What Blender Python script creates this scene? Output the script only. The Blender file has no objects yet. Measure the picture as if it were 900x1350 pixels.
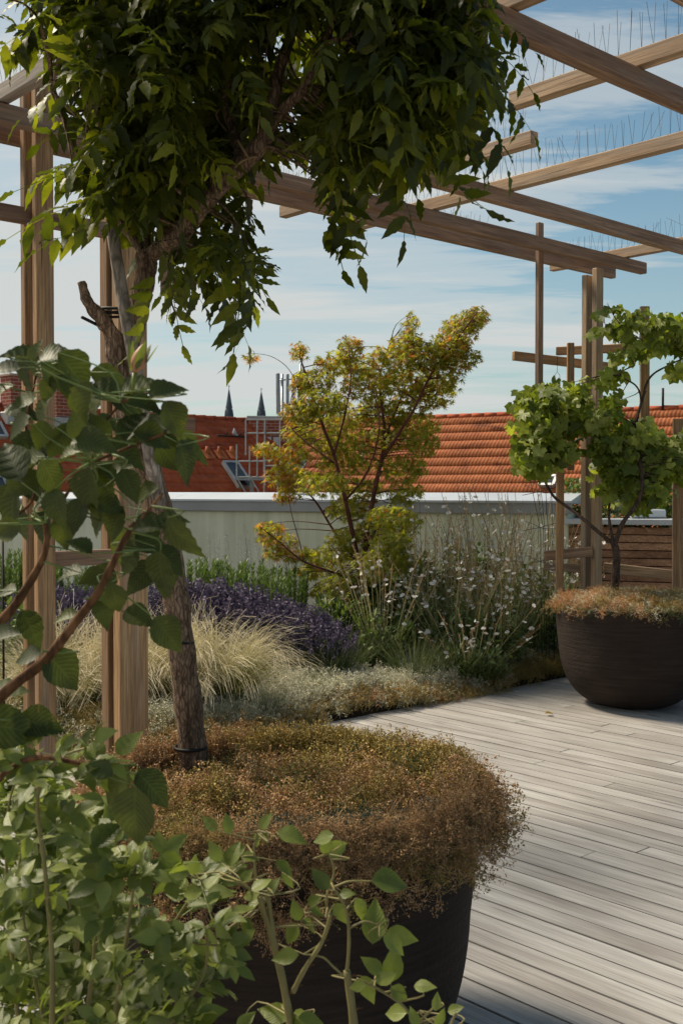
import bpy, bmesh, math, random
import numpy as np
from mathutils import Vector, Matrix
rng = np.random.default_rng(7); random.seed(7)
S = bpy.context.scene; COL = S.collection
R_ = math.radians
# ------------------------------------------------------------------ camera model
F = 1450.0; TH = R_(1.2); H = 1.45
fw = np.array([0, math.cos(TH), -math.sin(TH)]); up = np.array([0, math.sin(TH), math.cos(TH)])
def at(px, py, Y):
    """point seen at photo pixel px,py at distance Y"""
    r = fw*F + np.array([1., 0, 0])*(px-450) + up*(675-py)
    r = r*(Y/r[1]); return np.array([r[0], r[1], H+r[2]])
def on(px, py, z):
    r = fw*F + np.array([1., 0, 0])*(px-450) + up*(675-py)
    r = r*((z-H)/r[2]); return np.array([r[0], r[1], z])
D1 = np.array([.741, .672, 0]); D2 = np.array([-.672, .741, 0])
D1 /= np.linalg.norm(D1); D2 = np.array([-D1[1], D1[0], 0])
ANG1 = math.atan2(D1[1], D1[0])
def dn(d, n, z=0): return D1*d + D2*n + np.array([0, 0, z])

# ------------------------------------------------------------------ mesh builder
class MB:
    def __init__(s): s.v = []; s.f = []; s.uv = []; s.m = []; s.n = 0; s.sm = []
    def add(s, v, f, uv=None, mi=0, smooth=True):
        v = np.asarray(v, float); s.v.append(v)
        o = s.n; s.n += len(v)
        for k, q in enumerate(f):
            s.f.append([o+i for i in q])
        s.m += [mi]*len(f); s.sm += [smooth]*len(f)
        s.uv.append(np.zeros((len(v), 2)) if uv is None else np.asarray(uv, float))
    def build(s, name, mats, parent=None, origin=(0, 0, 0)):
        me = bpy.data.meshes.new(name)
        V = np.concatenate(s.v) - np.array(origin, float) if s.v else np.zeros((0, 3))
        if parent is not None: V = V - np.array(parent['_o']) + np.array(origin, float)
        UV = np.concatenate(s.uv)
        cnt = np.array([len(q) for q in s.f]); idx = np.fromiter((i for q in s.f for i in q), dtype=np.int32)
        me.vertices.add(len(V)); me.vertices.foreach_set('co', V.ravel())
        me.loops.add(len(idx)); me.loops.foreach_set('vertex_index', idx)
        me.polygons.add(len(cnt)); st = np.concatenate([[0], np.cumsum(cnt)[:-1]]).astype(np.int32)
        me.polygons.foreach_set('loop_start', st); me.polygons.foreach_set('loop_total', cnt.astype(np.int32))
        me.polygons.foreach_set('material_index', np.array(s.m, np.int32))
        me.polygons.foreach_set('use_smooth', np.array(s.sm, bool))
        ul = me.uv_layers.new(name='UVMap'); ul.data.foreach_set('uv', UV[idx].ravel())
        me.update(calc_edges=True); me.validate()
        if not isinstance(mats, (list, tuple)): mats = [mats]
        for m in mats: me.materials.append(m)
        o = bpy.data.objects.new(name, me); COL.objects.link(o)
        if parent is not None: o.parent = parent
        else: o.location = origin
        return o
    # many copies of one template
    def inst(s, T, M, P, mi=None):
        v, f, uv = T; n = len(P)
        if n == 0: return
        V = np.einsum('nij,kj->nki', M, v) + P[:, None, :]
        k = len(v); o = s.n
        s.v.append(V.reshape(-1, 3)); s.n += n*k
        s.uv.append(np.tile(uv, (n, 1)))
        for a in range(n):
            b = o + a*k
            s.f += [[b+i for i in q] for q in f]
        if mi is None: s.m += [0]*(n*len(f))
        elif np.isscalar(mi): s.m += [int(mi)]*(n*len(f))
        else: s.m += list(np.repeat(np.asarray(mi), len(f)))
        s.sm += [True]*(n*len(f))
    def tube(s, pts, rad, sides=6, mi=0, cap=True, rough=0):
        pts = np.array([np.asarray(p, float) for p in pts]); n = len(pts)
        rad = np.full(n, rad, float) if np.isscalar(rad) else np.asarray(rad, float)
        t = np.gradient(pts, axis=0); t /= (np.linalg.norm(t, axis=1)[:, None]+1e-9)
        ref = np.array([0, 0, 1.]) if abs(t[0][2]) < .9 else np.array([1., 0, 0])
        L = np.concatenate([[0], np.cumsum(np.linalg.norm(np.diff(pts, axis=0), axis=1))])
        V = []; UV = []
        a0 = np.cross(t[0], ref); a0 /= np.linalg.norm(a0)
        for i in range(n):
            a = a0 - t[i]*np.dot(a0, t[i]); a /= np.linalg.norm(a)+1e-9; a0 = a
            b = np.cross(t[i], a)
            for k in range(sides):
                an = 2*math.pi*k/sides
                rr = rad[i]*(1+rough*rng.uniform(-1, 1))
                V.append(pts[i]+rr*(math.cos(an)*a+math.sin(an)*b)); UV.append((k/sides, L[i]))
        fs = []
        for i in range(n-1):
            for k in range(sides):
                k2 = (k+1) % sides
                fs.append((i*sides+k, i*sides+k2, (i+1)*sides+k2, (i+1)*sides+k))
        if cap: fs += [tuple(range(sides))[::-1], tuple((n-1)*sides+k for k in range(sides))]
        s.add(V, fs, UV, mi)
    def box(s, c, size, ax=None, mi=0, bev=0):
        c = np.asarray(c, float); h = np.asarray(size, float)/2
        A = np.eye(3) if ax is None else np.array(ax)   # rows = axes
        b = min(bev, h.min()*.45)
        if b <= 0:
            co = np.array([[x, y, z] for x in (-1, 1) for y in (-1, 1) for z in (-1, 1)])*h
            fs = [(0, 1, 3, 2), (4, 6, 7, 5), (0, 4, 5, 1), (2, 3, 7, 6), (0, 2, 6, 4), (1, 5, 7, 3)]
            s.add(c+co@A, fs, None, mi, False); return
        bm = bmesh.new(); bmesh.ops.create_cube(bm, size=1)
        bmesh.ops.scale(bm, vec=tuple(h*2), verts=bm.verts)
        bmesh.ops.bevel(bm, geom=list(bm.edges), offset=b, segments=1, affect='EDGES')
        bm.verts.index_update(); co = np.array([v.co[:] for v in bm.verts])
        fs = [tuple(v.index for v in q.verts) for q in bm.faces]; bm.free()
        s.add(c+co@A, fs, None, mi, False)
    def lathe(s, prof, c, seg=64, mi=0, wob=0):
        V = []; UV = []; c = np.asarray(c, float)
        for i, (r, z) in enumerate(prof):
            for k in range(seg):
                a = 2*math.pi*k/seg; rr = r*(1+wob*math.sin(3*a+z*4))
                V.append((c[0]+rr*math.cos(a), c[1]+rr*math.sin(a), c[2]+z)); UV.append((k/seg, z))
        fs = []
        for i in range(len(prof)-1):
            for k in range(seg):
                k2 = (k+1) % seg; fs.append((i*seg+k, i*seg+k2, (i+1)*seg+k2, (i+1)*seg+k))
        s.add(V, fs, UV, mi)

def tag(o, label, cat, group=None, kind=None):
    if label: o['label'] = label
    if cat: o['category'] = cat
    if group: o['group'] = group
    if kind: o['kind'] = kind
    return o
def struct(o): o['kind'] = 'structure'; return o
def thing(name, loc, label, cat, group=None):
    o = bpy.data.objects.new(name, None); COL.objects.link(o); o.location = tuple(loc)
    o.empty_display_size = .1; o['_o'] = [float(x) for x in loc]
    return tag(o, label, cat, group)

# ------------------------------------------------------------------ materials
def newmat(name):
    m = bpy.data.materials.new(name); m.use_nodes = True
    nt = m.node_tree; nt.nodes.clear()
    out = nt.nodes.new('ShaderNodeOutputMaterial')
    return m, nt, out
def N(nt, t, **kw):
    n = nt.nodes.new(t)
    for k, v in kw.items(): setattr(n, k, v)
    return n
def ramp(nt, fac, stops, interp='LINEAR'):
    r = N(nt, 'ShaderNodeValToRGB'); r.color_ramp.interpolation = interp
    e = r.color_ramp.elements
    while len(e) < len(stops): e.new(.5)
    for i, (p, c) in enumerate(stops): e[i].position = p; e[i].color = (*c, 1)
    nt.links.new(fac, r.inputs[0]); return r.outputs[0]
def noise(nt, vec, scale, detail=4, rough=.55, dist=0):
    n = N(nt, 'ShaderNodeTexNoise'); n.inputs['Scale'].default_value = scale
    n.inputs['Detail'].default_value = detail; n.inputs['Roughness'].default_value = rough
    n.inputs['Distortion'].default_value = dist
    if vec is not None: nt.links.new(vec, n.inputs['Vector'])
    return n.outputs['Fac']
def mix(nt, fac, a, b, mode='MIX'):
    m = N(nt, 'ShaderNodeMix', data_type='RGBA', blend_type=mode)
    for s, v in ((m.inputs['Factor'], fac), (m.inputs['A'], a), (m.inputs['B'], b)):
        if isinstance(v, (int, float)): s.default_value = v
        elif isinstance(v, tuple): s.default_value = (*v, 1)
        else: nt.links.new(v, s)
    return m.outputs['Result']
def bump(nt, h, strength=.3, dist=.01):
    b = N(nt, 'ShaderNodeBump'); b.inputs['Strength'].default_value = strength
    b.inputs['Distance'].default_value = dist; nt.links.new(h, b.inputs['Height']); return b.outputs[0]
def mapping(nt, vec, scale=(1, 1, 1), rot=(0, 0, 0)):
    m = N(nt, 'ShaderNodeMapping'); m.inputs['Scale'].default_value = scale
    m.inputs['Rotation'].default_value = rot; nt.links.new(vec, m.inputs['Vector']); return m.outputs[0]
def vmath(nt, op, a, b):
    v = N(nt, 'ShaderNodeVectorMath', operation=op)
    for s, x in ((v.inputs[0], a), (v.inputs[1], b)):
        if isinstance(x, tuple): s.default_value = x
        else: nt.links.new(x, s)
    return v.outputs[0]
def principled(nt, out, col, rough=.6, spec=.4, nrm=None, metal=0, trans=0, transcol=None):
    p = N(nt, 'ShaderNodeBsdfPrincipled')
    if isinstance(col, tuple): p.inputs['Base Color'].default_value = (*col, 1)
    else: nt.links.new(col, p.inputs['Base Color'])
    if isinstance(rough, (int, float)): p.inputs['Roughness'].default_value = rough
    else: nt.links.new(rough, p.inputs['Roughness'])
    p.inputs['Specular IOR Level'].default_value = spec; p.inputs['Metallic'].default_value = metal
    if nrm is not None: nt.links.new(nrm, p.inputs['Normal'])
    sh = p.outputs[0]
    if trans > 0:
        t = N(nt, 'ShaderNodeBsdfTranslucent')
        tc = transcol if transcol is not None else col
        if isinstance(tc, tuple): t.inputs[0].default_value = (*tc, 1)
        else: nt.links.new(tc, t.inputs[0])
        ms = N(nt, 'ShaderNodeMixShader'); ms.inputs[0].default_value = trans
        nt.links.new(sh, ms.inputs[1]); nt.links.new(t.outputs[0], ms.inputs[2]); sh = ms.outputs[0]
    nt.links.new(sh, out.inputs[0]); return p
def plain(name, col, rough=.6, spec=.4, metal=0, var=.15, scale=8, bmp=.1):
    m, nt, out = newmat(name)
    tc = N(nt, 'ShaderNodeTexCoord').outputs['Object']
    f = noise(nt, tc, scale)
    c = ramp(nt, f, [(.3, tuple(x*(1-var) for x in col)), (.7, tuple(min(1, x*(1+var)) for x in col))])
    principled(nt, out, c, rough, spec, bump(nt, noise(nt, tc, scale*8), bmp, .004), metal); return m
def leafmat(name, cols, rough=.45, trans=.3, spec=.35, veins=0, tmul=(1.5, 1.6, .6)):
    m, nt, out = newmat(name)
    g = N(nt, 'ShaderNodeNewGeometry')
    st = [(i/(max(1, len(cols)-1)), c) for i, c in enumerate(cols)]
    c = ramp(nt, g.outputs['Random Per Island'], st)
    nr = None
    if veins:
        uv = N(nt, 'ShaderNodeUVMap').outputs[0]
        sp = N(nt, 'ShaderNodeSeparateXYZ'); nt.links.new(uv, sp.inputs[0])
        ab = N(nt, 'ShaderNodeMath', operation='ABSOLUTE'); nt.links.new(sp.outputs[0], ab.inputs[0])
        m1 = N(nt, 'ShaderNodeMath', operation='MULTIPLY_ADD'); nt.links.new(ab.outputs[0], m1.inputs[0])
        m1.inputs[1].default_value = -.28; nt.links.new(sp.outputs[1], m1.inputs[2])
        m2 = N(nt, 'ShaderNodeMath', operation='MULTIPLY'); nt.links.new(m1.outputs[0], m2.inputs[0]); m2.inputs[1].default_value = 34
        m3 = N(nt, 'ShaderNodeMath', operation='SINE'); nt.links.new(m2.outputs[0], m3.inputs[0])
        m4 = N(nt, 'ShaderNodeMath', operation='ABSOLUTE'); nt.links.new(m3.outputs[0], m4.inputs[0])
        # midrib groove
        mr = N(nt, 'ShaderNodeMath', operation='MINIMUM'); m5 = N(nt, 'ShaderNodeMath', operation='MULTIPLY')
        nt.links.new(ab.outputs[0], m5.inputs[0]); m5.inputs[1].default_value = 9
        nt.links.new(m5.outputs[0], mr.inputs[0]); nt.links.new(m4.outputs[0], mr.inputs[1])
        pw = N(nt, 'ShaderNodeMath', operation='POWER'); nt.links.new(mr.outputs[0], pw.inputs[0]); pw.inputs[1].default_value = .5
        nr = bump(nt, pw.outputs[0], veins, .004)
        c = mix(nt, pw.outputs[0], mix(nt, .16, c, (.25, .32, .12)), c)
    # small blemishes
    tc = N(nt, 'ShaderNodeTexCoord').outputs['Object']
    c = mix(nt, ramp(nt, noise(nt, tc, 35, 3), [(.35, (.75,)*3), (.65, (1.12,)*3)]), (0, 0, 0), c) if False else \
        mix(nt, 1.0, c, ramp(nt, noise(nt, tc, 30, 3), [(.3, (.72,)*3), (.7, (1.15,)*3)]), 'MULTIPLY')
    sp_f = ramp(nt, noise(nt, tc, 70, 4, .7), [(.66, (0, 0, 0)), (.72, (.8,)*3)])
    if veins: c = mix(nt, sp_f, c, (.20, .13, .05))
    tcol = mix(nt, 1.0, c, tmul, 'MULTIPLY')
    principled(nt, out, c, rough, spec, nr, 0, trans, tcol); return m
def bladeMat(name, stops, trans=.3, rough=.6):
    m, nt, out = newmat(name)
    uv = N(nt, 'ShaderNodeUVMap').outputs[0]
    sp = N(nt, 'ShaderNodeSeparateXYZ'); nt.links.new(uv, sp.inputs[0])
    g = N(nt, 'ShaderNodeNewGeometry')
    c = ramp(nt, sp.outputs[1], stops)
    c = mix(nt, 1.0, c, ramp(nt, g.outputs['Random Per Island'], [(0, (.65, .65, .6)), (1, (1.25, 1.2, 1.15))]), 'MULTIPLY')
    principled(nt, out, c, rough, .25, None, 0, trans, c); return m
def woodmat(name, a, b, c3, grain=1.0, rough=.65, island=False, spec=.35, gdark=.55, boardvar=.25):
    """grain along local X of the object (or UV independent)"""
    m, nt, out = newmat(name)
    tc = N(nt, 'ShaderNodeTexCoord').outputs['Object']
    if island:
        g = N(nt, 'ShaderNodeNewGeometry'); r = g.outputs['Random Per Island']
    else:
        r = N(nt, 'ShaderNodeObjectInfo').outputs['Random']
    cb = N(nt, 'ShaderNodeCombineXYZ')
    for i in range(3):
        mm = N(nt, 'ShaderNodeMath', operation='MULTIPLY'); nt.links.new(r, mm.inputs[0]); mm.inputs[1].default_value = (37, 53, 71)[i]
        nt.links.new(mm.outputs[0], cb.inputs[i])
    v = vmath(nt, 'ADD', tc, cb.outputs[0])
    f1 = noise(nt, mapping(nt, v, (1.6, 38, 38)), grain, 6, .6, .6)
    f2 = noise(nt, mapping(nt, v, (5, 160, 160)), grain, 3, .6, .2)
    f3 = noise(nt, mapping(nt, v, (1.2, 5, 5)), 1, 3)
    c = ramp(nt, f1, [(.3, a), (.55, b), (.75, c3)])
    c = mix(nt, 1.0, c, ramp(nt, f2, [(.3, (gdark,)*3), (.6, (1.08,)*3)]), 'MULTIPLY')
    c = mix(nt, 1.0, c, ramp(nt, f3, [(.3, (.75, .72, .7)), (.7, (1.15, 1.15, 1.15))]), 'MULTIPLY')
    fw_ = ramp(nt, noise(nt, mapping(nt, v, (.9, 7, 7)), 1, 5, .7), [(.5, (0, 0, 0)), (.68, (.55,)*3)])
    c = mix(nt, fw_, c, (.27, .25, .225)) if not island else c
    crk = ramp(nt, noise(nt, mapping(nt, v, (2.2, 90, 90)), 1, 2, .5), [(.27, (.25,)*3), (.31, (1,)*3)])
    c = mix(nt, 1.0, c, crk, 'MULTIPLY')
    c = mix(nt, 1.0, c, ramp(nt, r, [(0, (1-boardvar, 1-boardvar*1.15, 1-boardvar*1.25)), (1, (1+boardvar*.6,)*3)]), 'MULTIPLY')
    principled(nt, out, c, rough, spec, bump(nt, f2, .35, .002)); return m

M = {}
M['wood'] = woodmat('pergola_wood', (.19, .11, .068), (.32, .20, .13), (.43, .30, .20))
M['wood_post'] = woodmat('pergola_post_wood', (.24, .13, .06), (.41, .25, .125), (.52, .36, .20))
M['wood_lit'] = woodmat('sunlit_post_wood', (.36, .25, .15), (.55, .41, .26), (.64, .52, .36))  # post wood with the right post's sunlight put into a paler colour
M['wood_grey'] = woodmat('weathered_wood', (.17, .14, .115), (.30, .26, .22), (.42, .37, .32))
M['wood_pale'] = woodmat('pale_wood', (.24, .155, .09), (.39, .265, .16), (.48, .35, .23))
M['deck'] = woodmat('deck_boards', (.29, .275, .255), (.38, .365, .345), (.45, .44, .42), rough=.5, island=True, spec=.4, gdark=.78, boardvar=.11)
M['slat'] = woodmat('fence_slats', (.22, .11, .06), (.38, .21, .12), (.50, .31, .19), island=True, boardvar=.35)
def nzv(nt, tc):
    n = N(nt, 'ShaderNodeTexNoise'); n.inputs['Scale'].default_value = 25; nt.links.new(tc, n.inputs['Vector'])
    v = N(nt, 'ShaderNodeVectorMath', operation='SCALE'); nt.links.new(n.outputs['Color'], v.inputs[0]); v.inputs['Scale'].default_value = .02; return v.outputs[0]
def barkmat(name, a, b, sc=1.0, bs=.8):
    m, nt, out = newmat(name)
    tc = N(nt, 'ShaderNodeTexCoord').outputs['Object']
    f = noise(nt, mapping(nt, tc, (60*sc, 60*sc, 14*sc)), 1, 6, .65, .8)
    f2 = noise(nt, tc, 9, 3)
    vo = N(nt, 'ShaderNodeTexVoronoi', feature='DISTANCE_TO_EDGE'); vo.inputs['Scale'].default_value = 1; nt.links.new(mapping(nt, vmath(nt, 'ADD', tc, nzv(nt, tc)), (95*sc, 95*sc, 26*sc)), vo.inputs['Vector'])
    fc = ramp(nt, vo.outputs['Distance'], [(0, (0, 0, 0)), (.22, (1, 1, 1))])
    c = ramp(nt, f, [(.36, a), (.6, b)])
    c = mix(nt, .55, c, mix(nt, 1.0, c, fc, 'MULTIPLY'))
    f = mix(nt, .5, f, fc)
    c = mix(nt, 1.0, c, ramp(nt, f2, [(.3, (.7, .68, .66)), (.7, (1.25, 1.2, 1.2))]), 'MULTIPLY')
    principled(nt, out, c, .85, .2, bump(nt, f, bs, .006)); return m
M['bark'] = barkmat('brown_bark', (.10, .062, .040), (.31, .215, .145))
M['bark_vine'] = barkmat('vine_bark', (.035, .024, .018), (.13, .09, .065), 1.2)
M['bark_red'] = barkmat('maple_bark', (.07, .025, .018), (.18, .07, .05), 1.5, .4)
M['cane'] = barkmat('rose_cane', (.09, .042, .02), (.20, .10, .045), .6, .25)
M['stem_green'] = plain('green_stem', (.14, .19, .05), .5, .4, 0, .25, 12)
M['stem_olive'] = plain('olive_stem', (.20, .17, .06), .5, .4, 0, .3, 12)
M['wist'] = leafmat('wisteria_leaf', [(.028, .038, .009), (.046, .060, .012), (.08, .095, .016), (.14, .15, .026)], .45, .50, .3, 0, (2.4, 2.4, .45))
M['wist_dry'] = leafmat('wisteria_leaf_yellow', [(.20, .20, .04), (.28, .24, .08)], .6, .3)
M['maple_g'] = leafmat('maple_leaf_green', [(.20, .235, .035), (.30, .32, .05), (.40, .37, .06)], .5, .5, .25, 0, (1.7, 1.6, .5))
M['maple_o'] = leafmat('maple_leaf_orange', [(.40, .32, .05), (.48, .27, .055), (.46, .18, .06)], .5, .5, .25, 0, (1.6, 1.3, .5))
M['vine'] = leafmat('vine_leaf', [(.10, .14, .022), (.17, .22, .035), (.26, .31, .055), (.36, .40, .12)], .5, .5, .35, 0, (1.6, 1.6, .45))
M['roseA'] = leafmat('rose_leaf_dark', [(.030, .040, .010), (.050, .062, .014), (.08, .092, .02)], .50, .24, .25, .08)
M['roseB'] = leafmat('rose_leaf_light', [(.08, .105, .022), (.14, .17, .035), (.24, .27, .07)], .40, .34, .38, .2)
M['green_dark'] = leafmat('shrub_leaf', [(.04, .07, .02), (.065, .10, .028), (.10, .14, .04)], .5, .25)
M['green_mid'] = leafmat('border_leaf', [(.075, .115, .035), (.12, .17, .05), (.18, .23, .08)], .5, .25)
M['rosemary'] = leafmat('rosemary_needle', [(.09, .14, .04), (.13, .19, .055), (.18, .25, .08)], .5, .2)
M['lav_stem'] = leafmat('lavender_stem', [(.07, .09, .06), (.12, .14, .09)], .6, .15)
M['lav'] = leafmat('lavender_flower', [(.065, .05, .082), (.11, .085, .14), (.20, .165, .23)], .7, .15, .2, 0, (1, 1, 1))
M['sage'] = leafmat('pale_sage', [(.25, .27, .30), (.33, .35, .40)], .7, .2, .2, 0, (1, 1, 1))
M['petal'] = leafmat('white_petal', [(.75, .72, .70), (.85, .84, .82)], .6, .3, .2, 0, (1, 1, 1))
M['bud'] = leafmat('pink_bud', [(.40, .18, .14), (.30, .22, .09)], .6, .2, .2, 0, (1, 1, 1))
M['sed_br'] = leafmat('sedum_brown', [(.38, .23, .13), (.48, .30, .16), (.56, .36, .20), (.46, .34, .15)], .7, .2, .15, 0, (1.2, 1, .6))
M['sed_ol'] = leafmat('sedum_olive', [(.28, .23, .08), (.36, .28, .09), (.44, .33, .12)], .7, .2, .15, 0, (1.2, 1, .6))
M['sed_cr'] = leafmat('sedum_cream', [(.60, .57, .38), (.74, .71, .54), (.85, .83, .70)], .7, .2, .15, 0, (1, 1, .8))
M['sed_or'] = leafmat('sedum_orange', [(.44, .22, .11), (.58, .30, .15), (.62, .44, .22)], .7, .2, .15, 0, (1.2, 1, .6))
M['sed_gn'] = leafmat('sedum_green', [(.05, .08, .03), (.08, .11, .035)], .6, .2)
M['sed_blue'] = leafmat('sedum_bluegreen', [(.045, .07, .055), (.07, .10, .075)], .6, .1)
M['feather'] = bladeMat('feather_grass_blade', [(0, (.14, .16, .035)), (.42, (.27, .27, .08)), (.62, (.50, .45, .24)), (1, (.80, .72, .55))])
M['grass'] = bladeMat('grass_blade', [(0, (.05, .08, .02)), (.6, (.11, .15, .05)), (1, (.20, .22, .10))])
M['gaura'] = bladeMat('gaura_stem', [(0, (.12, .15, .05)), (.5, (.26, .26, .12)), (1, (.36, .27, .16))])
M['black'] = plain('black_rubber', (.012, .011, .010), .6, .3)
M['wire'] = plain('spike_wire', (.16, .17, .18), .5, .4, .3, .05)
M['iron'] = plain('dark_iron', (.03, .022, .018), .7, .3, .3)
M['galv'] = plain('galvanised_steel', (.36, .37, .38), .5, .5, .6, .15)
M['zinc'] = plain('zinc_sheet', (.50, .53, .56), .42, .5, .35, .10, 1.5)
M['zinc_d'] = plain('zinc_fascia', (.33, .34, .34), .55, .4, .2, .12, 2)
M['antenna'] = plain('antenna_grey', (.24, .27, .30), .6, .3)
M['slate'] = plain('spire_slate', (.10, .12, .14), .8, .2, 0, .3, .3)
M['dark_glass'] = plain('dark_glass', (.03, .035, .04), .15, .6)
M['white'] = plain('white_plastic', (.65, .66, .66), .5, .4, 0, .08)
M['soil'] = plain('garden_soil', (.045, .03, .02), .95, .1, 0, .4, 12, .8)
M['sub'] = plain('deck_substrate', (.02, .016, .013), .9, .1)
M['bridge'] = plain('city_ground', (.10, .10, .095), .9, .1, 0, .3, .05)
def rendermat():
    m, nt, out = newmat('pale_green_render')
    tc = N(nt, 'ShaderNodeTexCoord').outputs['Object']
    f = noise(nt, tc, 1.3, 4); f2 = noise(nt, mapping(nt, tc, (6, 6, .5)), 1, 4)
    c = ramp(nt, f, [(.3, (.70, .70, .52)), (.7, (.78, .78, .60))])
    c = mix(nt, 1.0, c, ramp(nt, f2, [(.3, (.78, .79, .76)), (.6, (1.04,)*3)]), 'MULTIPLY')
    principled(nt, out, c, .9, .15, bump(nt, noise(nt, tc, 150, 2), .4, .003)); return m
M['render'] = rendermat()
def potmat():
    m, nt, out = newmat('dark_clay')
    tc = N(nt, 'ShaderNodeTexCoord').outputs['Object']
    f = noise(nt, mapping(nt, tc, (4, 4, 70)), 1, 5, .6); f2 = noise(nt, tc, 60, 4, .7); f3 = noise(nt, tc, 3, 3)
    c = ramp(nt, f, [(.3, (.014, .009, .0065)), (.7, (.032, .021, .016))])
    c = mix(nt, 1.0, c, ramp(nt, f3, [(.3, (.75,)*3), (.7, (1.3,)*3)]), 'MULTIPLY')
    mm = N(nt, 'ShaderNodeMath', operation='ADD'); nt.links.new(f, mm.inputs[0]); nt.links.new(f2, mm.inputs[1])
    principled(nt, out, c, .85, .25, bump(nt, mm.outputs[0], .7, .008)); return m
M['pot'] = potmat()
def tilemat(name, a, b, c3):
    m, nt, out = newmat(name)
    g = N(nt, 'ShaderNodeNewGeometry'); tc = N(nt, 'ShaderNodeTexCoord').outputs['Object']
    f = noise(nt, tc, .9, 4); f2 = noise(nt, mapping(nt, tc, (5, 5, 3)), 1, 4, .7); fs = noise(nt, mapping(nt, tc, (.8, .8, 2.5)), 1, 5, .7)
    c = ramp(nt, f2, [(.25, a), (.5, b), (.8, c3)])
    c = mix(nt, 1.0, c, ramp(nt, f, [(.3, (.78, .75, .72)), (.7, (1.12,)*3)]), 'MULTIPLY')
    c = mix(nt, 1.0, c, ramp(nt, fs, [(.30, (.40, .36, .34)), (.44, (1, 1, 1))]), 'MULTIPLY')
    principled(nt, out, c, .75, .2); return m
M['tile'] = tilemat('orange_tile', (.22, .062, .025), (.36, .11, .04), (.46, .17, .065))
M['tile_d'] = tilemat('red_tile', (.27, .055, .025), (.37, .085, .035), (.43, .12, .05))
def brickmat():
    m, nt, out = newmat('red_brick')
    tc = N(nt, 'ShaderNodeTexCoord').outputs['UV']
    b = N(nt, 'ShaderNodeTexBrick'); nt.links.new(tc, b.inputs['Vector'])
    b.inputs['Color1'].default_value = (.27, .07, .045, 1); b.inputs['Color2'].default_value = (.20, .05, .035, 1)
    b.inputs['Mortar'].default_value = (.33, .25, .2, 1); b.inputs['Scale'].default_value = 1
    b.inputs['Brick Width'].default_value = .25; b.inputs['Row Height'].default_value = .085; b.inputs['Mortar Size'].default_value = .009
    principled(nt, out, b.outputs['Color'], .85, .15); return m
M['brick'] = brickmat()

# ------------------------------------------------------------------ leaf templates (x across, y along, z normal)
def leaflet(n=6, w=.3, fold=.25, curl=.15, wave=0., ser=0., peak=.42):
    V = [(0, 0, 0)]; UV = [(0, 0)]; rows = []
    for i in range(1, n):
        t = i/n
        ww = w*math.sin(math.pi*t**(math.log(.5)/math.log(peak)))**(.85 if not ser else 1.0)*(1.0 if not ser else 1.22-.42*t)
        if ser: ww *= (1 + (ser if i % 2 else -ser))
        z0 = -curl*t*t; z1 = z0 + fold*ww + wave*math.sin(i*2.3); z2 = z0 + fold*ww + wave*math.cos(i*2.6)
        rows.append(len(V))
        V += [(-ww, t, z1), (0, t, z0), (ww, t, z2)]; UV += [(-1, t), (0, t), (1, t)]
    tip = len(V); V.append((0, 1, -curl)); UV.append((0, 1))
    f = [(0, rows[0]+1, rows[0]), (0, rows[0]+2, rows[0]+1)]
    for a, b in zip(rows[:-1], rows[1:]):
        f += [(a, a+1, b+1, b), (a+1, a+2, b+2, b+1)]
    a = rows[-1]; f += [(a, a+1, tip), (a+1, a+2, tip)]
    return np.array(V), f, np.array(UV)
def merge(parts):
    V = []; Fc = []; U = []; o = 0
    for v, f, u in parts:
        V.append(v); U.append(u); Fc += [tuple(o+i for i in q) for q in f]; o += len(v)
    return np.concatenate(V), Fc, np.concatenate(U)
def rot(ax, a):
    return np.array(Matrix.Rotation(a, 3, ax))
def xf(T, Rm, sc, off):
    v, f, u = T; return (v*sc)@Rm.T + np.array(off), f, u
def ribbon(pts, w, uvv=None):
    pts = np.array(pts, float); n = len(pts)
    V = []; U = []
    for i, p in enumerate(pts):
        ww = w[i] if hasattr(w, '__len__') else w
        V += [p+np.array([-ww, 0, 0]), p+np.array([ww, 0, 0])]; t = i/(n-1) if uvv is None else uvv[i]
        U += [(-1, t), (1, t)]
    return np.array(V), [(2*i, 2*i+1, 2*i+3, 2*i+2) for i in range(n-1)], np.array(U)
def palmate(lobes=7, depth=.45, spread=130, z=.12):
    """outline leaf fan, base at origin, pointing +y"""
    V = [(0, .12, 0)]; U = [(0, .1)]; f = []
    k = lobes*2+1; r = []
    for i in range(k):
        a = R_(-spread + 2*spread*i/(k-1))
        isl = i % 2 == 1
        L = (1-.35*abs(a)/R_(spread)**1) if isl else depth*(1-.2*abs(a)/R_(spread))
        V.append((L*math.sin(a), .12+L*math.cos(a)*.95, (-z if isl else z*.5)*L)); U.append((math.sin(a)*L, .12+L*math.cos(a)))
    for i in range(1, k): f.append((0, i+1, i))
    v = np.array(V); v[:, :2] *= .62
    return v, f, np.array(U)
def pinnate(pairs=5, seed=0):
    rr = random.Random(seed); parts = []
    # rachis along +y, unit length, drooping in -z
    def rc(t): return np.array([.03*math.sin(3*t+seed), t, -.28*t*t])
    parts.append(ribbon([rc(t) for t in np.linspace(0, 1, 5)], .006))
    lf = [leaflet(9, .15, .25, .15, .03, .10), leaflet(9, .175, .12, .28, .035, .10)]
    for i in range(pairs):
        t = .18+.74*i/pairs
        for s in (-1, 1):
            a = s*R_(rr.uniform(42, 68)); Rm = rot('Z', -a)@rot('X', R_(-rr.uniform(12, 50)))@rot('Y', R_(rr.uniform(-25, 25)))
            parts.append(xf(lf[rr.randrange(2)], Rm, rr.uniform(.30, .40)*(.85+.3*math.sin(math.pi*t)), rc(t)))
    parts.append(xf(lf[0], rot('X', R_(-35)), .36, rc(1)))
    return merge(parts)
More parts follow.
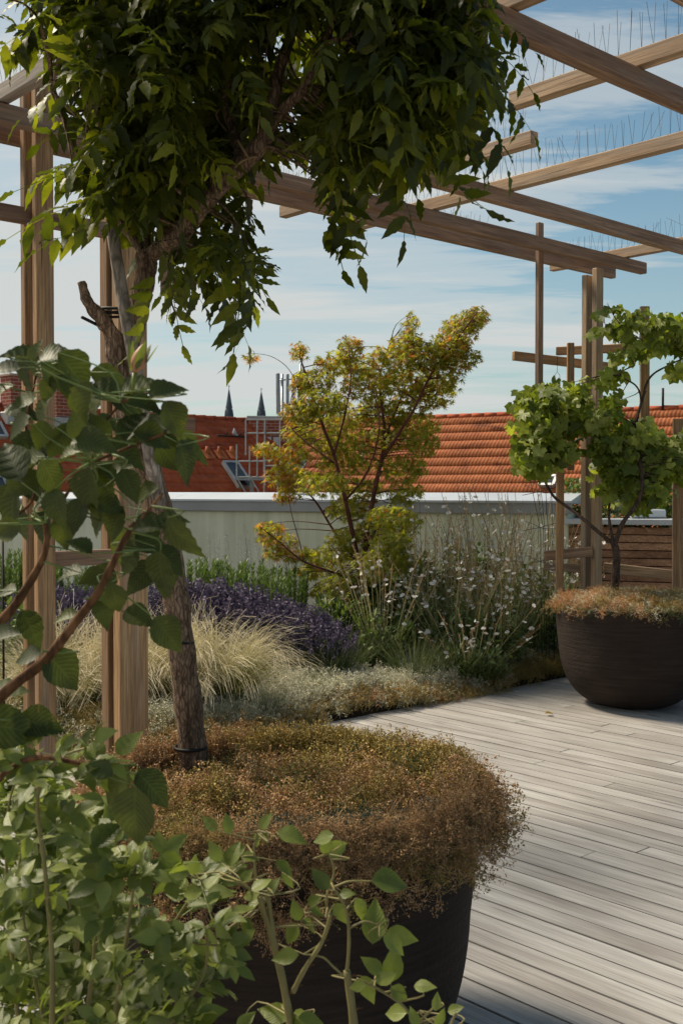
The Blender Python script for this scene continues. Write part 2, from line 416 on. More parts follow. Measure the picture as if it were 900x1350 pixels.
def orient(d, nrm=None):
    """matrix arrays, columns = side, dir, normal; d (n,3)"""
    d = d/(np.linalg.norm(d, axis=1)[:, None]+1e-9)
    if nrm is None: nrm = np.tile(np.array([0, 0, 1.]), (len(d), 1)) + rng.normal(0, .35, d.shape)
    s = np.cross(d, nrm); s /= np.linalg.norm(s, axis=1)[:, None]+1e-9
    n = np.cross(s, d)
    return np.stack([s, d, n], axis=2)
def blob_pts(px, py, rx, ry, Y, dY, n, shell=.0):
    c = at(px, py, Y); k = Y/F
    u = rng.normal(0, 1, (n, 3)); u /= np.linalg.norm(u, axis=1)[:, None]
    r = rng.uniform(shell, 1, n)**(1/3)
    q = u*r[:, None]
    return c + q*np.array([rx*k, dY, ry*k]), u

# ------------------------------------------------------------------ world & sun
SUN_AZ = np.array([-.86, .50]); SUN_EL = 50
w = bpy.data.worlds.new('World'); S.world = w; w.use_nodes = True; nt = w.node_tree; nt.nodes.clear()
sky = N(nt, 'ShaderNodeTexSky', sky_type='NISHITA'); sky.sun_disc = False
sky.sun_elevation = R_(SUN_EL)
sky.sun_rotation = math.atan2(SUN_AZ[0], SUN_AZ[1])
sky.air_density = 1.0; sky.dust_density = 1.2; sky.ozone_density = 1.4
tc = N(nt, 'ShaderNodeTexCoord').outputs['Generated']
sp = N(nt, 'ShaderNodeSeparateXYZ'); nt.links.new(tc, sp.inputs[0])
zz = N(nt, 'ShaderNodeMath', operation='MAXIMUM'); nt.links.new(sp.outputs[2], zz.inputs[0]); zz.inputs[1].default_value = .02
za = N(nt, 'ShaderNodeMath', operation='ADD'); nt.links.new(zz.outputs[0], za.inputs[0]); za.inputs[1].default_value = .10
dx = N(nt, 'ShaderNodeMath', operation='DIVIDE'); nt.links.new(sp.outputs[0], dx.inputs[0]); nt.links.new(za.outputs[0], dx.inputs[1])
dy = N(nt, 'ShaderNodeMath', operation='DIVIDE'); nt.links.new(sp.outputs[1], dy.inputs[0]); nt.links.new(za.outputs[0], dy.inputs[1])
cb = N(nt, 'ShaderNodeCombineXYZ'); nt.links.new(dx.outputs[0], cb.inputs[0]); nt.links.new(dy.outputs[0], cb.inputs[1])
v = mapping(nt, cb.outputs[0], (.55, 2.0, 1), (0, 0, R_(-6)))
c1 = noise(nt, v, 1.1, 7, .62, .5); c2 = noise(nt, mapping(nt, cb.outputs[0], (.35, .7, 1)), 1.0, 3, .5)
mu = N(nt, 'ShaderNodeMath', operation='MULTIPLY_ADD'); nt.links.new(c2, mu.inputs[0]); mu.inputs[1].default_value = .9; nt.links.new(c1, mu.inputs[2])
# more cloud to the left and low down, clear towards upper right
lr = N(nt, 'ShaderNodeMath', operation='MULTIPLY_ADD'); nt.links.new(sp.outputs[0], lr.inputs[0]); lr.inputs[1].default_value = -.45; nt.links.new(mu.outputs[0], lr.inputs[2])
lz = N(nt, 'ShaderNodeMath', operation='MULTIPLY_ADD'); nt.links.new(sp.outputs[2], lz.inputs[0]); lz.inputs[1].default_value = -.45; nt.links.new(lr.outputs[0], lz.inputs[2])
cf = ramp(nt, lz.outputs[0], [(.70, (0, 0, 0)), (.77, (.5,)*3), (.83, (.55,)*3), (.95, (.95,)*3)])
# whitening near horizon (thin high cloud)
hz = N(nt, 'ShaderNodeMapRange'); nt.links.new(sp.outputs[2], hz.inputs[0]); hz.inputs[1].default_value = .0; hz.inputs[2].default_value = .26; hz.inputs[3].default_value = .42; hz.inputs[4].default_value = 0
mx = N(nt, 'ShaderNodeMath', operation='MAXIMUM'); nt.links.new(cf, mx.inputs[0]); nt.links.new(hz.outputs[0], mx.inputs[1])
skc = mix(nt, mx.outputs[0], mix(nt, 1.0, sky.outputs[0], (.80, .95, .86), 'MULTIPLY'), (5.4, 5.6, 5.5))
bg = N(nt, 'ShaderNodeBackground'); nt.links.new(skc, bg.inputs[0]); bg.inputs[1].default_value = .074
wo = N(nt, 'ShaderNodeOutputWorld'); nt.links.new(bg.outputs[0], wo.inputs[0])
sl = bpy.data.lights.new('sun', 'SUN'); sl.energy = 4.0; sl.angle = R_(13); sl.color = (1, .88, .70)
so = bpy.data.objects.new('sun', sl); COL.objects.link(so)
ce = math.cos(R_(SUN_EL)); a = SUN_AZ/np.linalg.norm(SUN_AZ)
so.rotation_euler = Vector((a[0]*ce, a[1]*ce, math.sin(R_(SUN_EL)))).to_track_quat('Z', 'Y').to_euler()
so.location = (-5, 0, 10)

# ------------------------------------------------------------------ setting: deck, soil, ground
mb = MB(); pitch = .104
# object-local axes: X along D2 (board direction), Y = -D1
AX = np.array([[D2[0], D2[1], 0], [-D1[0], -D1[1], 0], [0, 0, 1]])
for i in range(-40, 130):
    d = i*pitch; n0 = -4 + random.uniform(-2, 0)
    while n0 < 5.1:
        n1 = min(5.1, n0+random.choice((2.1, 2.7, 3.3, 4.0)))
        if 5.1-n1 < .4: n1 = 5.1
        mb.box(((n0+n1)/2, -d, -.0125+random.uniform(-.0012, .0012)), (n1-n0-.006, pitch-.009, .025), None, 0, 0)
        n0 = n1
o = mb.build('deck', M['deck']); o.rotation_euler = (0, 0, math.atan2(D2[1], D2[0])); struct(o)
mb = MB(); mb.box(dn(4.5, .4, -.09), (9.4, 18, .06), np.array([D2, -D1, [0, 0, 1]])); struct(mb.build('deck_base', M['sub']))
# planting bed soil, gently mounded sheet
mb = MB(); V = []; G = 70
for i in range(G):
    for j in range(G):
        d = -4+18*i/(G-1); n = 5.09+8*j/(G-1)
        z = -.02+.13*(1-math.exp(-(n-5.09)*4)) + .03*math.sin(d*2.1+n)*min(1, (n-5.09)*2)
        V.append(dn(d, n, z))
mb.add(V, [(i*G+j, (i+1)*G+j, (i+1)*G+j+1, i*G+j+1) for i in range(G-1) for j in range(G-1)])
struct(mb.build('planting_soil', M['soil']))
mb = MB(); mb.box((0, 0, -14), (6000, 6000, .2)); struct(mb.build('ground', M['bridge']))
mb = MB(); mb.box((2, 6, -7.05), (26, 22, 13.5)); ob = mb.build('terrace_building', M['render']); tag(ob, 'pale rendered apartment house carrying the roof terrace', 'building')

# ------------------------------------------------------------------ beams helper
def beam(name, p0, p1, wdt, hgt, parent, mat, upv=None, bev=.004):
    """bar with local X along its length; own object so wood grain follows it"""
    p0 = np.array(p0, float); p1 = np.array(p1, float); L = np.linalg.norm(p1-p0); x = (p1-p0)/L
    u = np.array([0, 0, 1.]) if upv is None else np.array(upv, float)
    y = np.cross(u, x); y /= np.linalg.norm(y); z = np.cross(x, y)
    m = MB(); m.box((0, 0, 0), (L, wdt, hgt), None, 0, bev)
    o = m.build(name, mat); po = np.array(parent['_o']) if parent is not None else 0
    c = (p0+p1)/2 - po
    mm = Matrix(((x[0], y[0], z[0], c[0]), (x[1], y[1], z[1], c[1]), (x[2], y[2], z[2], c[2]), (0, 0, 0, 1)))
    if parent is not None: o.parent = parent
    o.matrix_local = mm; return o

# ------------------------------------------------------------------ pergola
pg = thing('pergola', dn(4.2, 4.85, 0), 'open timber pergola of reddish brown beams over the deck, bird spikes on top', 'pergola')
zA0, zA1 = 3.11, 3.195; zB0, zB1 = 3.20, 3.274
def dpx(px, n):      # d on line n that shows at pixel px
    k = (px-450)/F    # X = k Y ; X = D1x d + D2x n ; Y = D1y d + D2y n
    return (k*D2[1]*n - D2[0]*n)/(D1[0]-k*D1[1])
def hbeamA(n, d0, d1, wd=.06, z0=zA0, z1=zA1, mat='wood', nm='beam'):
    return beam(nm, dn(d0, n, (z0+z1)/2), dn(d1, n, (z0+z1)/2), wd, z1-z0, pg, M[mat])
def hbeamB(d, n0, n1, wd=.06, z0=zB0, z1=zB1, mat='wood', nm='rafter'):
    return beam(nm, dn(d, n0, (z0+z1)/2), dn(d, n1, (z0+z1)/2), wd, z1-z0, pg, M[mat])
dend = dpx(849, 4.74)
hbeamA(4.76, -2.2, dend); hbeamA(5.02, -2.2, dend-.02, .05, zA0+.0, zA1-.005)
hbeamA(4.16, dpx(535, 4.16), 9.5); hbeamA(2.60, dpx(560, 2.6), 9.5); hbeamA(2.02, 1.6, 9)
for (d, n0, n1, mt) in ((4.02, 0.2, 3.26, 'wood_pale'), (4.52, 3.52, 5.55, 'wood_pale'), (5.10, 0.2, 5.5, 'wood_pale'), (7.22, .2, 5.45, 'wood_pale'),
                    (3.19, 1.2, 4.1, 'wood_pale'), (2.24, 1.4, 5.3, 'wood_grey'), (1.0, 1.0, 5.3, 'wood')):
    hbeamB(d, n0, n1, mat=mt)
def post(px, nn, w1, t1, ztop=3.42, gap=.10, mat='wood_post'):
    d = dpx(px, nn)
    for k, n in enumerate((nn, nn+gap)):
        beam('post', dn(d-(.0 if k == 0 else .01), n, -.01), dn(d-(.0 if k == 0 else .01), n, ztop-.04*k), w1, t1, pg, M[mat], D2)
    return d
beam
dL = post(59, 4.815, .09, .045)
dC = post(172, 4.86, .165, .07, 3.40, .10)
dR = post(786, 4.815, .085, .045, 3.09, .085, 'wood_lit')
# rails between the left and centre posts
for z, a0, b0 in ((2.74, -2.0, dC-.08), (1.11, dL+.05, dC-.08), (1.79, dC-.1, dpx(246, 4.94))):
    beam('rail', dn(a0, 4.875, z), dn(b0, 4.875, z), .045, .075, pg, M['wood'])
# hanging battens
for px, n, ztop, zb, wd in ((220, 4.70, 3.25, 2.42, .05), (709.5, 4.90, 3.35, 1.92, .055)):
    d = dpx(px, n); beam('batten', dn(d, n, zb), dn(d, n, ztop), .035, wd, pg, M['wood'], D1)
# bird spike strips
def spikes(fn, n, h=.14):
    m = MB()
    for i in range(n):
        p, side = fn(i/(n-1))
        for s in (-1, 1):
            a = R_(rng.normal(0, 5)) if rng.random() > .12 else R_(rng.normal(0, 22))
            b = R_(s*rng.uniform(1, 16))
            hh = h*rng.uniform(.85, 1.1)
            tip = p + np.array([0, 0, hh]) + np.cross(side, [0, 0, 1])*math.tan(a)*hh + side*math.tan(b)*hh
            m.tube([p, tip], .0011, 3, 0, False)
        m.box(p+np.array([0, 0, .002]), (.035, .02, .006), None)
    return m.build('bird_spikes', M['wire'], pg)
for d, n0, n1, h in ((5.10, .8, 5.4, .16), (4.02, .6, 3.2, .17), (7.22, 1, 5.3, .15), (2.24, 3.0, 5.2, .13), (4.52, 3.6, 5.4, .13)):
    spikes(lambda t: (dn(d, n0+(n1-n0)*t, zB1), D1), int((n1-n0)/.055), h)
spikes(lambda t: (dn(2.6+(dend-2.9)*t*.72, 5.02, zA1-.005), D2), 85, .14)

# trellis behind the right pot
tr = thing('trellis', dn(dR, 5.0, 0), 'light timber trellis of battens and crosspieces behind the right pot, around the sunlit-toned double post', 'trellis')
def bar(px0, py0, px1, py1, Y, wpx, mat='wood_post', nm='crosspiece', Y1=None, dep=.035):
    Y1 = Y if Y1 is None else Y1
    p0 = at(px0, py0, Y); p1 = at(px1, py1, Y1)
    return beam(nm, p0, p1, dep if abs(py1-py0) < abs(px1-px0) else wpx*Y/F, wpx*Y/F if abs(py1-py0) < abs(px1-px0) else dep, tr, M[mat], None if abs(py1-py0) < abs(px1-px0) else (0, 1, 0))
bar(676, 469, 812, 485, 8.15, 12, Y1=8.6)
bar(733, 463, 905, 455, 8.75, 11, Y1=8.2)
bar(704, 597, 782, 597, 8.1, 11, Y1=8.2)
bar(717, 733, 780, 727, 8.15, 13, 'wood', Y1=8.2)
bar(717, 747, 764, 749, 8.3, 11, 'wood_pale', Y1=8.3)
bar(796, 748, 893, 759, 8.35, 13, 'wood_pale', Y1=7.98)
bar(751.5, 452, 751.5, 620, 8.1, 9, nm='batten')
bar(738, 560, 737, 790, 8.05, 10, nm='batten')
bar(849, 404, 849, 672, 8.0, 12, nm='batten')
bar(893, 552, 892, 800, 7.95, 13, nm='batten')

# ------------------------------------------------------------------ pots
def pot(c, R, h, label, k0=.36, ex=.92):
    t = thing('planter', c, label, 'planter', 'dark bowl planters')
    prof = [(.0, .0), (R*(k0-.06), .0), (R*k0, .006)]
    for i in range(1, 15):
        a = R_(90*i/15)
        prof.append((R*(k0+(.96-k0)*math.sin(a)**ex), h*(.006+.62*(1-math.cos(a)))))
    prof += [(R*.985, h*.75), (R*1.0, h*.92), (R, h*.985), (R*.99, h), (R*.955, h), (R*.945, h*.985), (R*.94, h*.8)]
    m = MB(); m.lathe(prof, c, 96, 0, .002); m.build('bowl', M['pot'], t)
    m = MB(); m.lathe([(R*.94, h*.90), (R*.5, h*.97), (.001, h*1.0)], c, 48); m.build('soil', M['soil'], t)
    return t
PN = np.array([(372-450)/F*2.84, 2.84, 0]); PR = np.array([(833-450)/F*7.4, 7.4, 0])
pot(PN, .505, .66, 'large dark brown clay bowl in the foreground, brown sedum spilling over its rim', .50, .62)
pot(PR, .505, .67, 'dark brown clay bowl at the right, holding the grapevine, topped with orange sedum')

# ------------------------------------------------------------------ sedum sprigs
def sprig(seed, n=15, spread=.95, bead=.033):
    rr = np.random.default_rng(seed); parts = []
    def curve(t): return np.array([.10*math.sin(2*t+seed), .08*math.cos(3*t), t])
    parts.append(ribbon([curve(t) for t in np.linspace(0, .8, 4)], [.014, .012, .010, .006]))
    for i in range(n):
        t = rr.uniform(.35, .9); b = curve(t); a = rr.uniform(0, 6.28); L = rr.uniform(.12, spread*.55)
        e = b+np.array([math.cos(a)*L, math.sin(a)*L, rr.uniform(.02, .28)])
        parts.append(ribbon([b, (b+e)/2+[0, 0, .02], e], .006))
        for k in range(8):
            q = e+rr.normal(0, .052, 3) if k else e
            s = bead*rr.uniform(.6, 1.2)
            u = rr.normal(0, 1, (3, 3)); u /= np.linalg.norm(u, axis=1)[:, None]
            v = np.array([q+u[0]*s, q+u[1]*s, q+u[2]*s, q-(u[0]+u[1]+u[2])*s*.5])
            parts.append((v, [(0, 1, 2), (0, 2, 3), (0, 3, 1)], np.zeros((4, 2))))
    return merge(parts)
SPR = [sprig(k) for k in range(6)]
def scatter(m, P, size, tilt=.4, lean=None, mi=None, T=None):
    T = T or SPR; n = len(P)
    z = np.tile(np.array([0, 0, 1.]), (n, 1)) + rng.normal(0, tilt, (n, 3))
    if lean is not None: z = z + lean
    z /= np.linalg.norm(z, axis=1)[:, None]
    r = rng.normal(0, 1, (n, 3)); x = np.cross(r, z); x /= np.linalg.norm(x, axis=1)[:, None]; y = np.cross(z, x)
    Mx = np.stack([x, y, z], axis=2)*(size if np.isscalar(size) else np.asarray(size)[:, None, None])
    k = rng.integers(0, len(T), n)
    mi = np.zeros(n, int) if mi is None else mi
    for q in range(len(T)):
        s = k == q; m.inst(T[q], Mx[s], P[s], mi[s])
# near pot sedum: mound + overhang
m = MB()
n = 2300; a = rng.uniform(0, 2*math.pi, n); r = np.sqrt(rng.uniform(0, 1, n))
R = .50; lump = .022*np.sin(a*5+r*7)+.018*np.sin(a*3-r*11+2)
hm = lump*.8 + .555 + .025*np.sin(a*2+1)*r + .04*(1-r**2) + .03*np.cos(a-0.2)*r
P = np.stack([PN[0]+R*r*np.cos(a)*1.02, PN[1]+R*r*np.sin(a)*1.02, hm], 1)
lean = np.stack([np.cos(a)*r**3*.9, np.sin(a)*r**3*.9, -r**6*.5], 1)
px_like = P[:, 0]
patch = np.sin(P[:, 0]*17+1)*np.sin(P[:, 1]*15+2)+.6*np.sin(P[:, 0]*31+P[:, 1]*23)
mi = np.where(patch+rng.normal(0, .35, n)-.5*((a > .2) & (a < 2.2)) > -.25, 0, 1); mi[(patch < -.9) & (rng.random(n) < .55)] = 2; keep = ~((patch > .95) & (rng.random(n) < .5))
P, lean, mi = P[keep], lean[keep], mi[keep]; n = len(P)
scatter(m, P, rng.uniform(.07, .125, n)*(1-.25*(P[:, 1] < PN[1]-.25)), .65, lean*.8, mi)
n = 1300; a = rng.uniform(0, 2*math.pi, n)
wgt = .5+.5*np.cos(a+.35); a = a[(rng.random(n) < .35+.65*wgt)]; n = len(a); wgt = .5+.5*np.cos(a+.35)
P = np.stack([PN[0]+.49*np.cos(a), PN[1]+.49*np.sin(a), .665-rng.uniform(0, .05, n)], 1)
lean = np.stack([np.cos(a)*1.2, np.sin(a)*1.2, -.5-rng.uniform(0, .8, n)*wgt], 1)
scatter(m, P, rng.uniform(.035, .065, n)*(.65+.4*wgt), .35, lean, np.where(rng.random(n) < .8, 0, 1))
# taller tuft to the right that trails down over the rim
def tuft(ang, rad, n, s0, s1, zc, ln, mis):
    a = ang+rng.normal(0, .25, n)
    P = np.stack([PN[0]+rad*np.cos(a), PN[1]+rad*np.sin(a), zc+rng.uniform(-.03, .05, n)], 1)
    scatter(m, P, rng.uniform(s0, s1, n), .4, np.stack([np.cos(a)*ln[0], np.sin(a)*ln[0], np.full(n, ln[1])], 1), np.full(n, mis))
tuft(-.1, .42, 120, .07, .115, .62, (1.0, .4), 0); tuft(-.15, .47, 90, .06, .10, .63, (1.0, -.6), 0)
tuft(-.2, .50, 26, .07, .11, .60, (1.0, -1.2), 0)
for _a in (2.0, 2.4, 2.8, 3.2, 3.6): tuft(_a, .45, 130, .07, .11, .60, (.8, .2), int(_a*5) % 2); tuft(.75, .38, 160, .06, .10, .60, (.3, .6), 1); tuft(1.3, .40, 120, .07, .11, .60, (.3, .6), 1); tuft(.25, .42, 120, .07, .12, .60, (.9, .4), 1)
tuft(-1.25, .44, 240, .045, .075, .64, (.9, -.5), 3); tuft(-1.75, .45, 60, .05, .08, .63, (.9, -.3), 2); tuft(-1.5, .48, 220, .035, .06, .655, (.8, -.3), 0); tuft(-2.1, .48, 140, .035, .06, .655, (.8, -.3), 1); tuft(-.9, .48, 200, .04, .065, .655, (.8, -.5), 0); tuft(-.55, .49, 50, .06, .09, .64, (1.0, -1.1), 0); tuft(-1.3, .50, 12, .07, .11, .61, (1.0, -1.6), 0)
tag(m.build('sedum_mat', [M['sed_br'], M['sed_ol'], M['sed_gn'], M['sed_blue']]), 'brown and olive wiry sedum mat filling the foreground bowl and hanging over its rim', 'sedum', None, 'stuff')
m = MB(); n = 1900; a = rng.uniform(0, 6.283, n); r = np.sqrt(rng.uniform(0, 1, n))
P = np.stack([PR[0]+.49*r*np.cos(a), PR[1]+.49*r*np.sin(a), .635+.04*(1-r**2)+.02*np.sin(a*5)*np.sin(r*9)], 1)
cr = (np.cos(a)*r)
mi = np.where(rng.random(n) < np.clip(.45-.55*cr, .08, .9), 0, 1); mi[rng.random(n) < .2] = 2; mi[(rng.random(n) < .4) & (r > .93)] = 3
scatter(m, P, rng.uniform(.06, .10, n), .4, np.stack([np.cos(a)*r**4*.9, np.sin(a)*r**4*.9, -r**6*.3], 1), mi)
tag(m.build('sedum_mat', [M['sed_or'], M['sed_ol'], M['sed_cr'], M['sed_gn']]), 'orange and yellow sedum mat covering the top of the right bowl', 'sedum', None, 'stuff')

# ------------------------------------------------------------------ bed ground cover
m = MB()
def soilz(n): return -.02+.13*(1-np.exp(-(n-5.09)*4))
n = 7500
d = rng.uniform(-1.2, 8.2, n); nn = 5.06+np.abs(rng.normal(0, .33, n))
nn = nn+.05*np.sin(d*3)
P = D1*d[:, None]+D2*nn[:, None]+np.array([0, 0, 1.])*(soilz(nn)+.0+.03*np.sin(d*4+nn*5))[:, None]
edge = (nn < 5.24)
rr = rng.random(n)
cream = (~edge) & (rr < .85) & (d > 3.2) & (d < 6.6)
mi = np.where(edge, np.where(rr < .55, 1, 0), np.where(rr < .2, 3, 1)); mi[cream] = 2; mi[(~cream) & (rr > .7)] = 2
mi[edge & (d > 6.3)] = 1
scatter(m, P, np.where(edge, rng.uniform(.08, .13, n), rng.uniform(.10, .16, n)), .4, None, mi)
tag(m.build('sedum_ground_cover', [M['sed_or'], M['sed_ol'], M['sed_cr'], M['sed_gn']]), 'low cream and rust sedum carpet along the deck edge of the bed', 'ground cover', None, 'stuff')

# ------------------------------------------------------------------ grass-like plants
def blades(m, c, n, L, w, out, droop, wind=(0, 0, 0), rad=.06, segs=6, mi=0, jit=.3):
    for i in range(n):
        a = rng.uniform(0, 6.283); r0 = rad*math.sqrt(rng.random()); l = L*rng.uniform(1-jit, 1+jit*.5)
        dr = np.array([math.cos(a), math.sin(a), 0]); o = out*rng.uniform(.3, 1.3)
        p = np.array(c, float)+dr*r0; v = np.array([0, 0, 1.])+dr*o; v /= np.linalg.norm(v)
        pts = [p]; st = l/segs
        for k in range(segs):
            v = v+(np.array(wind)+np.array([0, 0, -droop*(k+1)/segs]))*(1./segs)*rng.uniform(.7, 1.3); v = v+rng.normal(0, .03, 3)
            v /= np.linalg.norm(v); p = p+v*st; pts.append(p)
        sd = np.cross(v, [0, .0, 1.]); sd = np.array([rng.normal(), rng.normal()*.3, 0]) if True else sd
        sd /= np.linalg.norm(sd)+1e-9
        V = []; U = []
        for k, q in enumerate(pts):
            ww = w*(1-.75*k/segs); V += [q-sd*ww, q+sd*ww]; U += [(-1, k/segs), (1, k/segs)]
        m.add(V, [(2*k, 2*k+1, 2*k+3, 2*k+2) for k in range(segs)], U, mi)
def bedpt(px, Y, z=None):
    p = at(px, 645, Y); nv = p[0]*D2[0]+p[1]*D2[1]
    p[2] = float(soilz(max(nv, 5.1))) if z is None else z; return p
def feather(m, c, nl, nb, L):
    for i in range(nl):
        a = rng.uniform(0, 6.283); r0 = .11*math.sqrt(rng.random()); dr = np.array([math.cos(a), math.sin(a), 0])
        out = rng.uniform(.1, .9); l0 = L*rng.uniform(.6, 1.05); dp = rng.uniform(1.0, 4.6); wd = np.array([rng.normal(.2, .6), rng.normal(-.3, .5), 0])
        cl = rng.normal(0, .5, 3)*[1, 1, 0]
        for j in range(nb):
            p = np.array(c, float)+dr*r0+rng.normal(0, .012, 3)*[1, 1, 0]; v = np.array([0, 0, 1.])+dr*out*rng.uniform(.8, 1.2)+rng.normal(0, .05, 3); v /= np.linalg.norm(v)
            l = l0*rng.uniform(.8, 1.08); segs = 8; st = l/segs; V = []; U = []; w0 = rng.uniform(.0011, .0024); sd = np.array([rng.normal(), rng.normal()*.4, .2*rng.normal()]); sd /= np.linalg.norm(sd)
            for k in range(segs+1):
                ww = w0*(1-.6*k/segs); V += [p-sd*ww, p+sd*ww]; U += [(-1, k/segs), (1, k/segs)]
                t = k/segs
                v = v+((wd+cl*math.sin(t*5))*t*1.3+np.array([0, 0, -dp*t*t]))/segs*2.0+rng.normal(0, .035, 3); v /= np.linalg.norm(v); p = p+v*st
            m.add(V, [(2*k, 2*k+1, 2*k+3, 2*k+2) for k in range(segs)], U, 0)
fg = [(62, 6.35, .66, 'leftmost clump of blonde feather grass, half hidden by the left double post'),
      (112, 6.55, .72, 'blonde feather grass between the left and centre pergola posts'),
      (182, 6.75, .72, 'blonde feather grass directly behind the wide centre post'),
      (238, 6.7, .74, 'blonde feather grass right behind the leaning trunk of the foreground tree'),
      (292, 6.85, .78, 'large blonde feather grass clump at the right end of its row, plumes blown to the right')]
for px, Y, L, lab in fg:
    m = MB(); c = bedpt(px, Y)
    feather(m, c, 64, 22, L*.98)
    tag(m.build('feather_grass', M['feather'], None, c), lab, 'ornamental grass', 'feather grass clumps')
# lavender
def lavstem(seed):
    rr = np.random.default_rng(seed); a = ribbon([(0, 0, 0), (.02, .02, .5), (.05, .03, .8)], .006)
    sp_ = []
    for k in range(15):
        t = k/15; z = .76+.24*t; an = k*2.4; r = .030*(1-.5*t)
        q = np.array([.05+r*math.cos(an), .03+r*math.sin(an), z])
        u = rr.normal(0, 1, (3, 3)); u /= np.linalg.norm(u, axis=1)[:, None]; s = .030
        sp_.append((np.array([q+u[0]*s, q+u[1]*s, q+u[2]*s]), [(0, 1, 2)], np.zeros((3, 2))))
    return a, merge(sp_)
LS = [lavstem(k) for k in range(4)]
def lavender(px, Y, wd, top, n, lab):
    c = bedpt(px, Y); m = MB(); m2 = MB()
    a = rng.uniform(0, 6.283, n); r = np.sqrt(rng.random(n)); L = (top-c[2])*(1-.25*r**2)*rng.uniform(.85, 1.08, n)
    P = np.stack([c[0]+wd*r*np.cos(a)*.6, c[1]+wd*r*np.sin(a)*.6, np.full(n, c[2])], 1)
    z = np.stack([np.cos(a)*r*.5, np.sin(a)*r*.5, np.ones(n)], 1)+rng.normal(0, .06, (n, 3)); z /= np.linalg.norm(z, axis=1)[:, None]
    x = np.cross(rng.normal(0, 1, (n, 3)), z); x /= np.linalg.norm(x, axis=1)[:, None]; y = np.cross(z, x)
    Mx = np.stack([x, y, z], 2)*L[:, None, None]
    for q in range(4):
        s = np.arange(n) % 4 == q; m.inst(LS[q][0], Mx[s], P[s]); m2.inst(LS[q][1], Mx[s]*np.array([1, 1, 1]), P[s])
    t = thing('lavender', c, lab, 'lavender', 'lavender bushes behind the feather grass')
    # grey-green leaves
    LT = leaflet(3, .09, .1, .1); k = n*4
    a = rng.uniform(0, 6.283, k); r = np.sqrt(rng.random(k))
    Pl = np.stack([c[0]+wd*r*np.cos(a)*.9, c[1]+wd*r*np.sin(a)*.9, c[2]+(top-c[2])*rng.uniform(.05, .68, k)], 1)
    m.inst(LT, orient(np.stack([np.cos(a)*.5, np.sin(a)*.5, np.ones(k)], 1)+rng.normal(0, .3, (k, 3)))*.06, Pl)
    m.build('foliage', M['lav_stem'], t); m2.build('flowers', M['lav'], t)
for px, Y, wd, top, n, lab in ((75, 7.6, .30, .78, 260, 'purple lavender at the far left, seen between the left posts'),
    (125, 7.7, .30, .77, 260, 'purple lavender just left of the wide centre post'),
    (228, 7.9, .28, .80, 300, 'purple lavender right behind the leaning trunk'),
    (275, 7.9, .30, .80, 420, 'purple lavender beside the trunk, below the rosemary spikes'),
    (325, 7.8, .32, .74, 480, 'full purple lavender in the middle of the row'),
    (375, 7.7, .30, .66, 420, 'purple lavender second from the right end of the row'),
    (415, 7.6, .26, .56, 320, 'lowest purple lavender at the right end of the row, under the maple')):
    lavender(px, Y, wd, top, n, lab)
# rosemary
def rosemary(px, Y, wd, top, n, lab):
    c = bedpt(px, Y); m = MB(); T = leaflet(3, .11, .1, .15); n = int(n*2.2)
    Pn = []; Dn = []
    for i in range(n):
        a = rng.uniform(0, 6.283); r = math.sqrt(rng.random())
        b = c+np.array([wd*r*math.cos(a), wd*r*math.sin(a), 0]); L = (top-c[2])*rng.uniform(.7, 1.02)
        e = b+np.array([math.cos(a)*r*.06, math.sin(a)*r*.06, L])
        m.tube([b, (b+e)/2, e], [.003, .002, .001], 3, 1, False)
        k = int(L/.006)
        for q in range(k):
            t = .25+.75*q/k; an = q*2.4; Pn.append(b+(e-b)*t); Dn.append([math.cos(an)*.55, math.sin(an)*.55, .95])
    m.inst(T, orient(np.array(Dn))*.04, np.array(Pn))
    tag(m.build('rosemary', [M['rosemary'], M['stem_green']], None, c), lab, 'shrub', 'rosemary shrubs along the green wall')
for px, Y, wd, top, n, lab in ((8, 8.6, .22, .98, 26, 'rosemary shrub at the far left edge by the green wall'), (45, 8.8, .22, .98, 26, 'rosemary shrub seen just right of the left post'),
    (90, 8.8, .18, .86, 18, 'rosemary shrub between the two left posts'), (255, 8.7, .22, .87, 40, 'upright rosemary right of the leaning trunk'),
    (305, 8.7, .22, .88, 40, 'upright rosemary in the middle behind the lavender'), (360, 8.6, .24, .84, 40, 'upright rosemary nearest the maple')):
    rosemary(px, Y, wd, top, n, lab)
# pale sage haze of stems
for px, Y, top, lab in ((300, 9.1, 1.12, 'pale Russian sage stems against the green wall, left clump'), (350, 9.1, 1.18, 'pale Russian sage stems against the green wall, clump beside the maple'), (62, 9.3, 1.15, 'pale sage stems behind the left post')):
    c = bedpt(px, Y); m = MB(); T = SPR[1]; Pn = []
    for i in range(14):
        a = rng.uniform(0, 6.283); b = c+np.array([.12*math.cos(a), .12*math.sin(a), 0]); e = b+np.array([rng.normal(0, .1), rng.normal(0, .08), (top-c[2])*rng.uniform(.8, 1.05)])
        m.tube([b, (b+e)/2, e], [.0016, .0013, .0009], 3, 0, False)
        for q in range(24):
            t = rng.uniform(.5, 1); Pn.append(b+(e-b)*t+rng.normal(0, .018, 3))
    Pn = np.array(Pn); m.inst(leaflet(3, .3, .1, .1), orient(rng.normal(0, 1, Pn.shape))*.012, Pn)
    tag(m.build('russian_sage', M['sage'], None, c), lab, 'perennial', 'pale sage plants')
